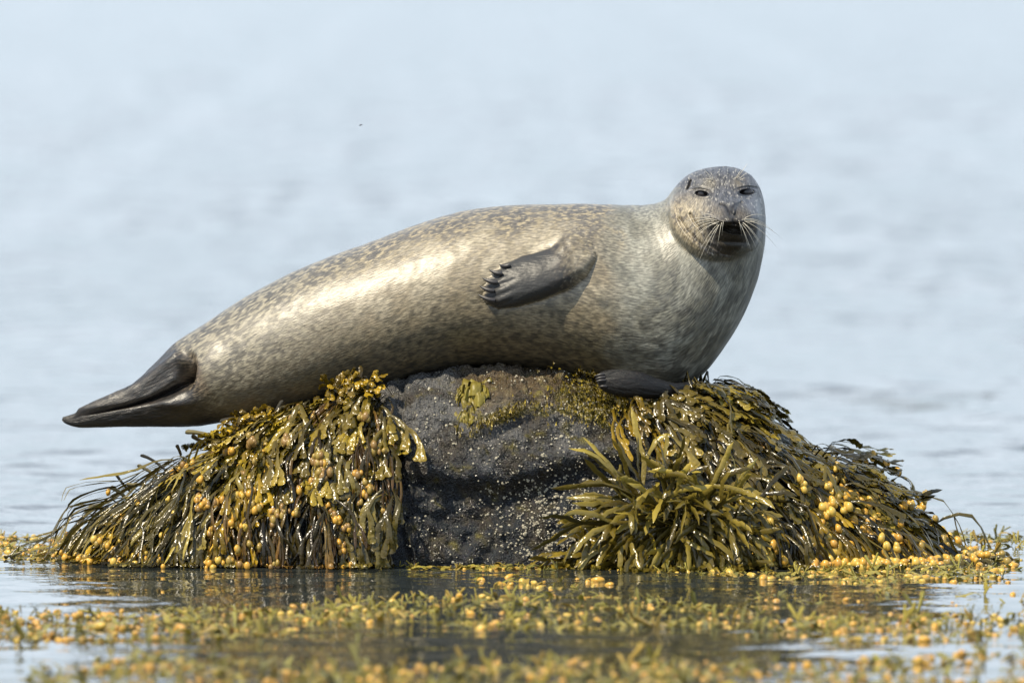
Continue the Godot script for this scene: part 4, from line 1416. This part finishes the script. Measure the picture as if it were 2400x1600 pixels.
# ---------------------------------------------------------------- the water
func build_water() -> void:
	var xs := PackedFloat32Array()
	var zs := PackedFloat32Array()
	var half := []
	var x := 0.0
	var st := 0.02
	while x < 3500.0:
		half.push_back(x)
		if x > 1.6:
			st = minf(st * 1.15, 0.11) if x < 6.0 else (0.3 if x < 12.0 else st * 1.3)
		x += st
	for k in range(half.size() - 1, 0, -1):
		xs.push_back(-half[k])
	for k in half.size():
		xs.push_back(half[k])
	var z := 4.2
	st = 0.014
	var far := []
	while z > -4000.0:
		far.push_back(z)
		if z < -1.2:
			st = minf(st * 1.025, 0.15) if z > -60.0 else (0.42 if z > -165.0 else st * 1.3)
		z -= st
	var near := [60.0, 40.0, 28.0, 20.0, 15.0, 11.0, 8.0, 6.5, 5.5, 4.9, 4.5, 4.3]
	for e in near:
		zs.push_back(e)
	for e in far:
		zs.push_back(e)
	var swell := noise(71, 0.55, 2)
	var chop := noise(72, 2.2, 2)
	var gust := noise(73, 0.3, 2)
	var cols := xs.size()
	var rows := zs.size()
	var pos := PackedVector3Array()
	for c in cols:
		var sx: float = maxf(absf(xs[mini(c + 1, cols - 1)] - xs[c]), 0.001)
		for r in rows:
			var px := xs[c]
			var pz := zs[r]
			var sz: float = absf(zs[mini(r + 1, rows - 1)] - pz)
			var g := clampf(0.7 + 2.0 * gust.get_noise_2d(px * 0.8, pz * 0.5), 0.12, 2.0)
			var calm := lerpf(0.1, 0.8, sstep(0.2, -4.0, pz)) + 0.3 * sstep(-8.0, -40.0, pz)
			var y := 0.0
			if maxf(sx, sz) < 0.7:
				y += 0.045 * swell.get_noise_2d(px * 0.9, pz * 0.7) * calm
			if maxf(sx, sz) < 0.45:
				y += 0.016 * chop.get_noise_2d(px * 0.8, pz) * calm * g
			pos.push_back(Vector3(px, y if absf(pz) < 170.0 else 0.0, pz))
	var nor := grid_normals(pos, cols, rows)
	var s := Shape.new()
	s.v = pos
	for k in nor.size():
		nor[k] = nor[k] if nor[k].y > 0.0 else -nor[k]
	s.n = nor
	s.c.resize(pos.size())
	s.c.fill(Color.WHITE)
	for p in pos:
		s.uv.push_back(Vector2(p.x, p.z))
	var behind := Shape.new()
	var between := Shape.new()
	between.v = s.v; between.n = s.n; between.c = s.c; between.uv = s.uv
	behind.v = s.v; behind.n = s.n; behind.c = s.c; behind.uv = s.uv
	for c in cols - 1:
		for r in rows - 1:
			var i0 := c * rows + r
			var w := s if zs[r] > -0.5 else (between if zs[r] > -11.0 else behind)
			w.tri(i0, i0 + 1, i0 + rows)
			w.tri(i0 + 1, i0 + rows + 1, i0 + rows)
	var me := s.mesh(M.water)
	me.add_surface_from_arrays(Mesh.PRIMITIVE_TRIANGLES, behind.mesh(M.open_sea).surface_get_arrays(0))
	me.surface_set_material(1, M.open_sea)
	me.add_surface_from_arrays(Mesh.PRIMITIVE_TRIANGLES, between.mesh(M.inshore).surface_get_arrays(0))
	me.surface_set_material(2, M.inshore)
	var o := put("water", me, self)
	o.set_meta("kind", "structure")
	o.set_meta("label", "calm pale blue sea around the rock")
	o.set_meta("category", "water")

# ----------------------------------------------------------------
func _ready() -> void:
	var cam := Camera3D.new()
	cam.name = "camera"
	cam.position = Vector3(0, EYE_Y, DIST)
	cam.rotation_degrees = Vector3(-PITCH, 0, 0)
	cam.fov = rad_to_deg(2.0 * atan(0.784 / 20.0))
	cam.near = 0.5
	cam.far = 9000.0
	var lens := CameraAttributesPhysical.new()
	lens.frustum_focal_length = 12.0 / (0.784 / 20.0)
	lens.frustum_focus_distance = 19.75
	lens.frustum_near = 0.5
	lens.frustum_far = 9000.0
	lens.exposure_aperture = 3.3
	cam.attributes = lens
	add_child(cam)
	cam.current = true

	var sky := ProceduralSkyMaterial.new()
	sky.sky_top_color = Color(0.4, 0.54, 0.7)
	sky.sky_horizon_color = Color(0.825, 0.885, 0.925)
	sky.sky_curve = 0.17
	sky.sky_energy_multiplier = 0.97
	sky.ground_bottom_color = Color(0.4, 0.46, 0.5)
	sky.ground_horizon_color = Color(0.7, 0.8, 0.87)
	sky.sun_angle_max = 20.0
	var veil := Image.create(512, 256, false, Image.FORMAT_RGBA8)
	var vn := noise(3, 2.3, 3)
	for r in 256:
		var el := 90.0 - 180.0 * (r + 0.5) / 256.0
		for c in 512:
			var ang := TAU * c / 512.0
			var d := Vector3(cos(ang) * cos(deg_to_rad(el)), sin(deg_to_rad(el)) * 2.5, sin(ang) * cos(deg_to_rad(el)))
			var a := sstep(1.0, 8.0, el) * (1.0 - 0.7 * sstep(14.0, 45.0, el)) * (0.8 + 0.35 * vn.get_noise_3dv(d))
			veil.set_pixel(c, r, Color(0.9, 0.912, 0.922, clampf(a, 0.0, 1.0)))
	sky.sky_cover = ImageTexture.create_from_image(veil)
	sky.sky_cover_modulate = Color(1, 1, 1, 0.85)
	var env := Environment.new()
	env.background_mode = Environment.BG_SKY
	env.sky = Sky.new()
	env.sky.sky_material = sky
	env.tonemap_mode = Environment.TONE_MAPPER_LINEAR
	env.tonemap_exposure = 1.28
	env.sdfgi_enabled = true
	env.ssao_enabled = true
	env.ssil_enabled = true
	var we := WorldEnvironment.new()
	we.name = "world"
	we.environment = env
	add_child(we)

	var sun := DirectionalLight3D.new()
	sun.name = "sun"
	sun.light_energy = 1.6
	sun.light_color = Color(1.0, 0.95, 0.85)
	sun.light_angular_distance = 0.5
	sun.shadow_enabled = true
	sun.look_at_from_position(Vector3(-0.44, 0.81, 0.45), Vector3.ZERO)
	add_child(sun)

	make_materials()
	var stalk := StandardMaterial3D.new()
	stalk.albedo_color = Color(0.05, 0.045, 0.035).linear_to_srgb()
	stalk.roughness = 0.35
	M.stalk = stalk
	var pale := stalk.duplicate() as StandardMaterial3D
	pale.albedo_color = Color(0.2, 0.17, 0.085).linear_to_srgb()
	M.pale_stalk = pale
	var dark_ripple := StandardMaterial3D.new()
	dark_ripple.albedo_color = Color(0.055, 0.048, 0.03).linear_to_srgb()  # dark tone of ripple reflections, painted on the added far strips
	dark_ripple.roughness = 0.5
	M.dark_ripple = dark_ripple
	build_water()
	build_rock()
	build_weeds()
	build_lettuce()
	build_rafts()
	build_seal()
	build_fly()
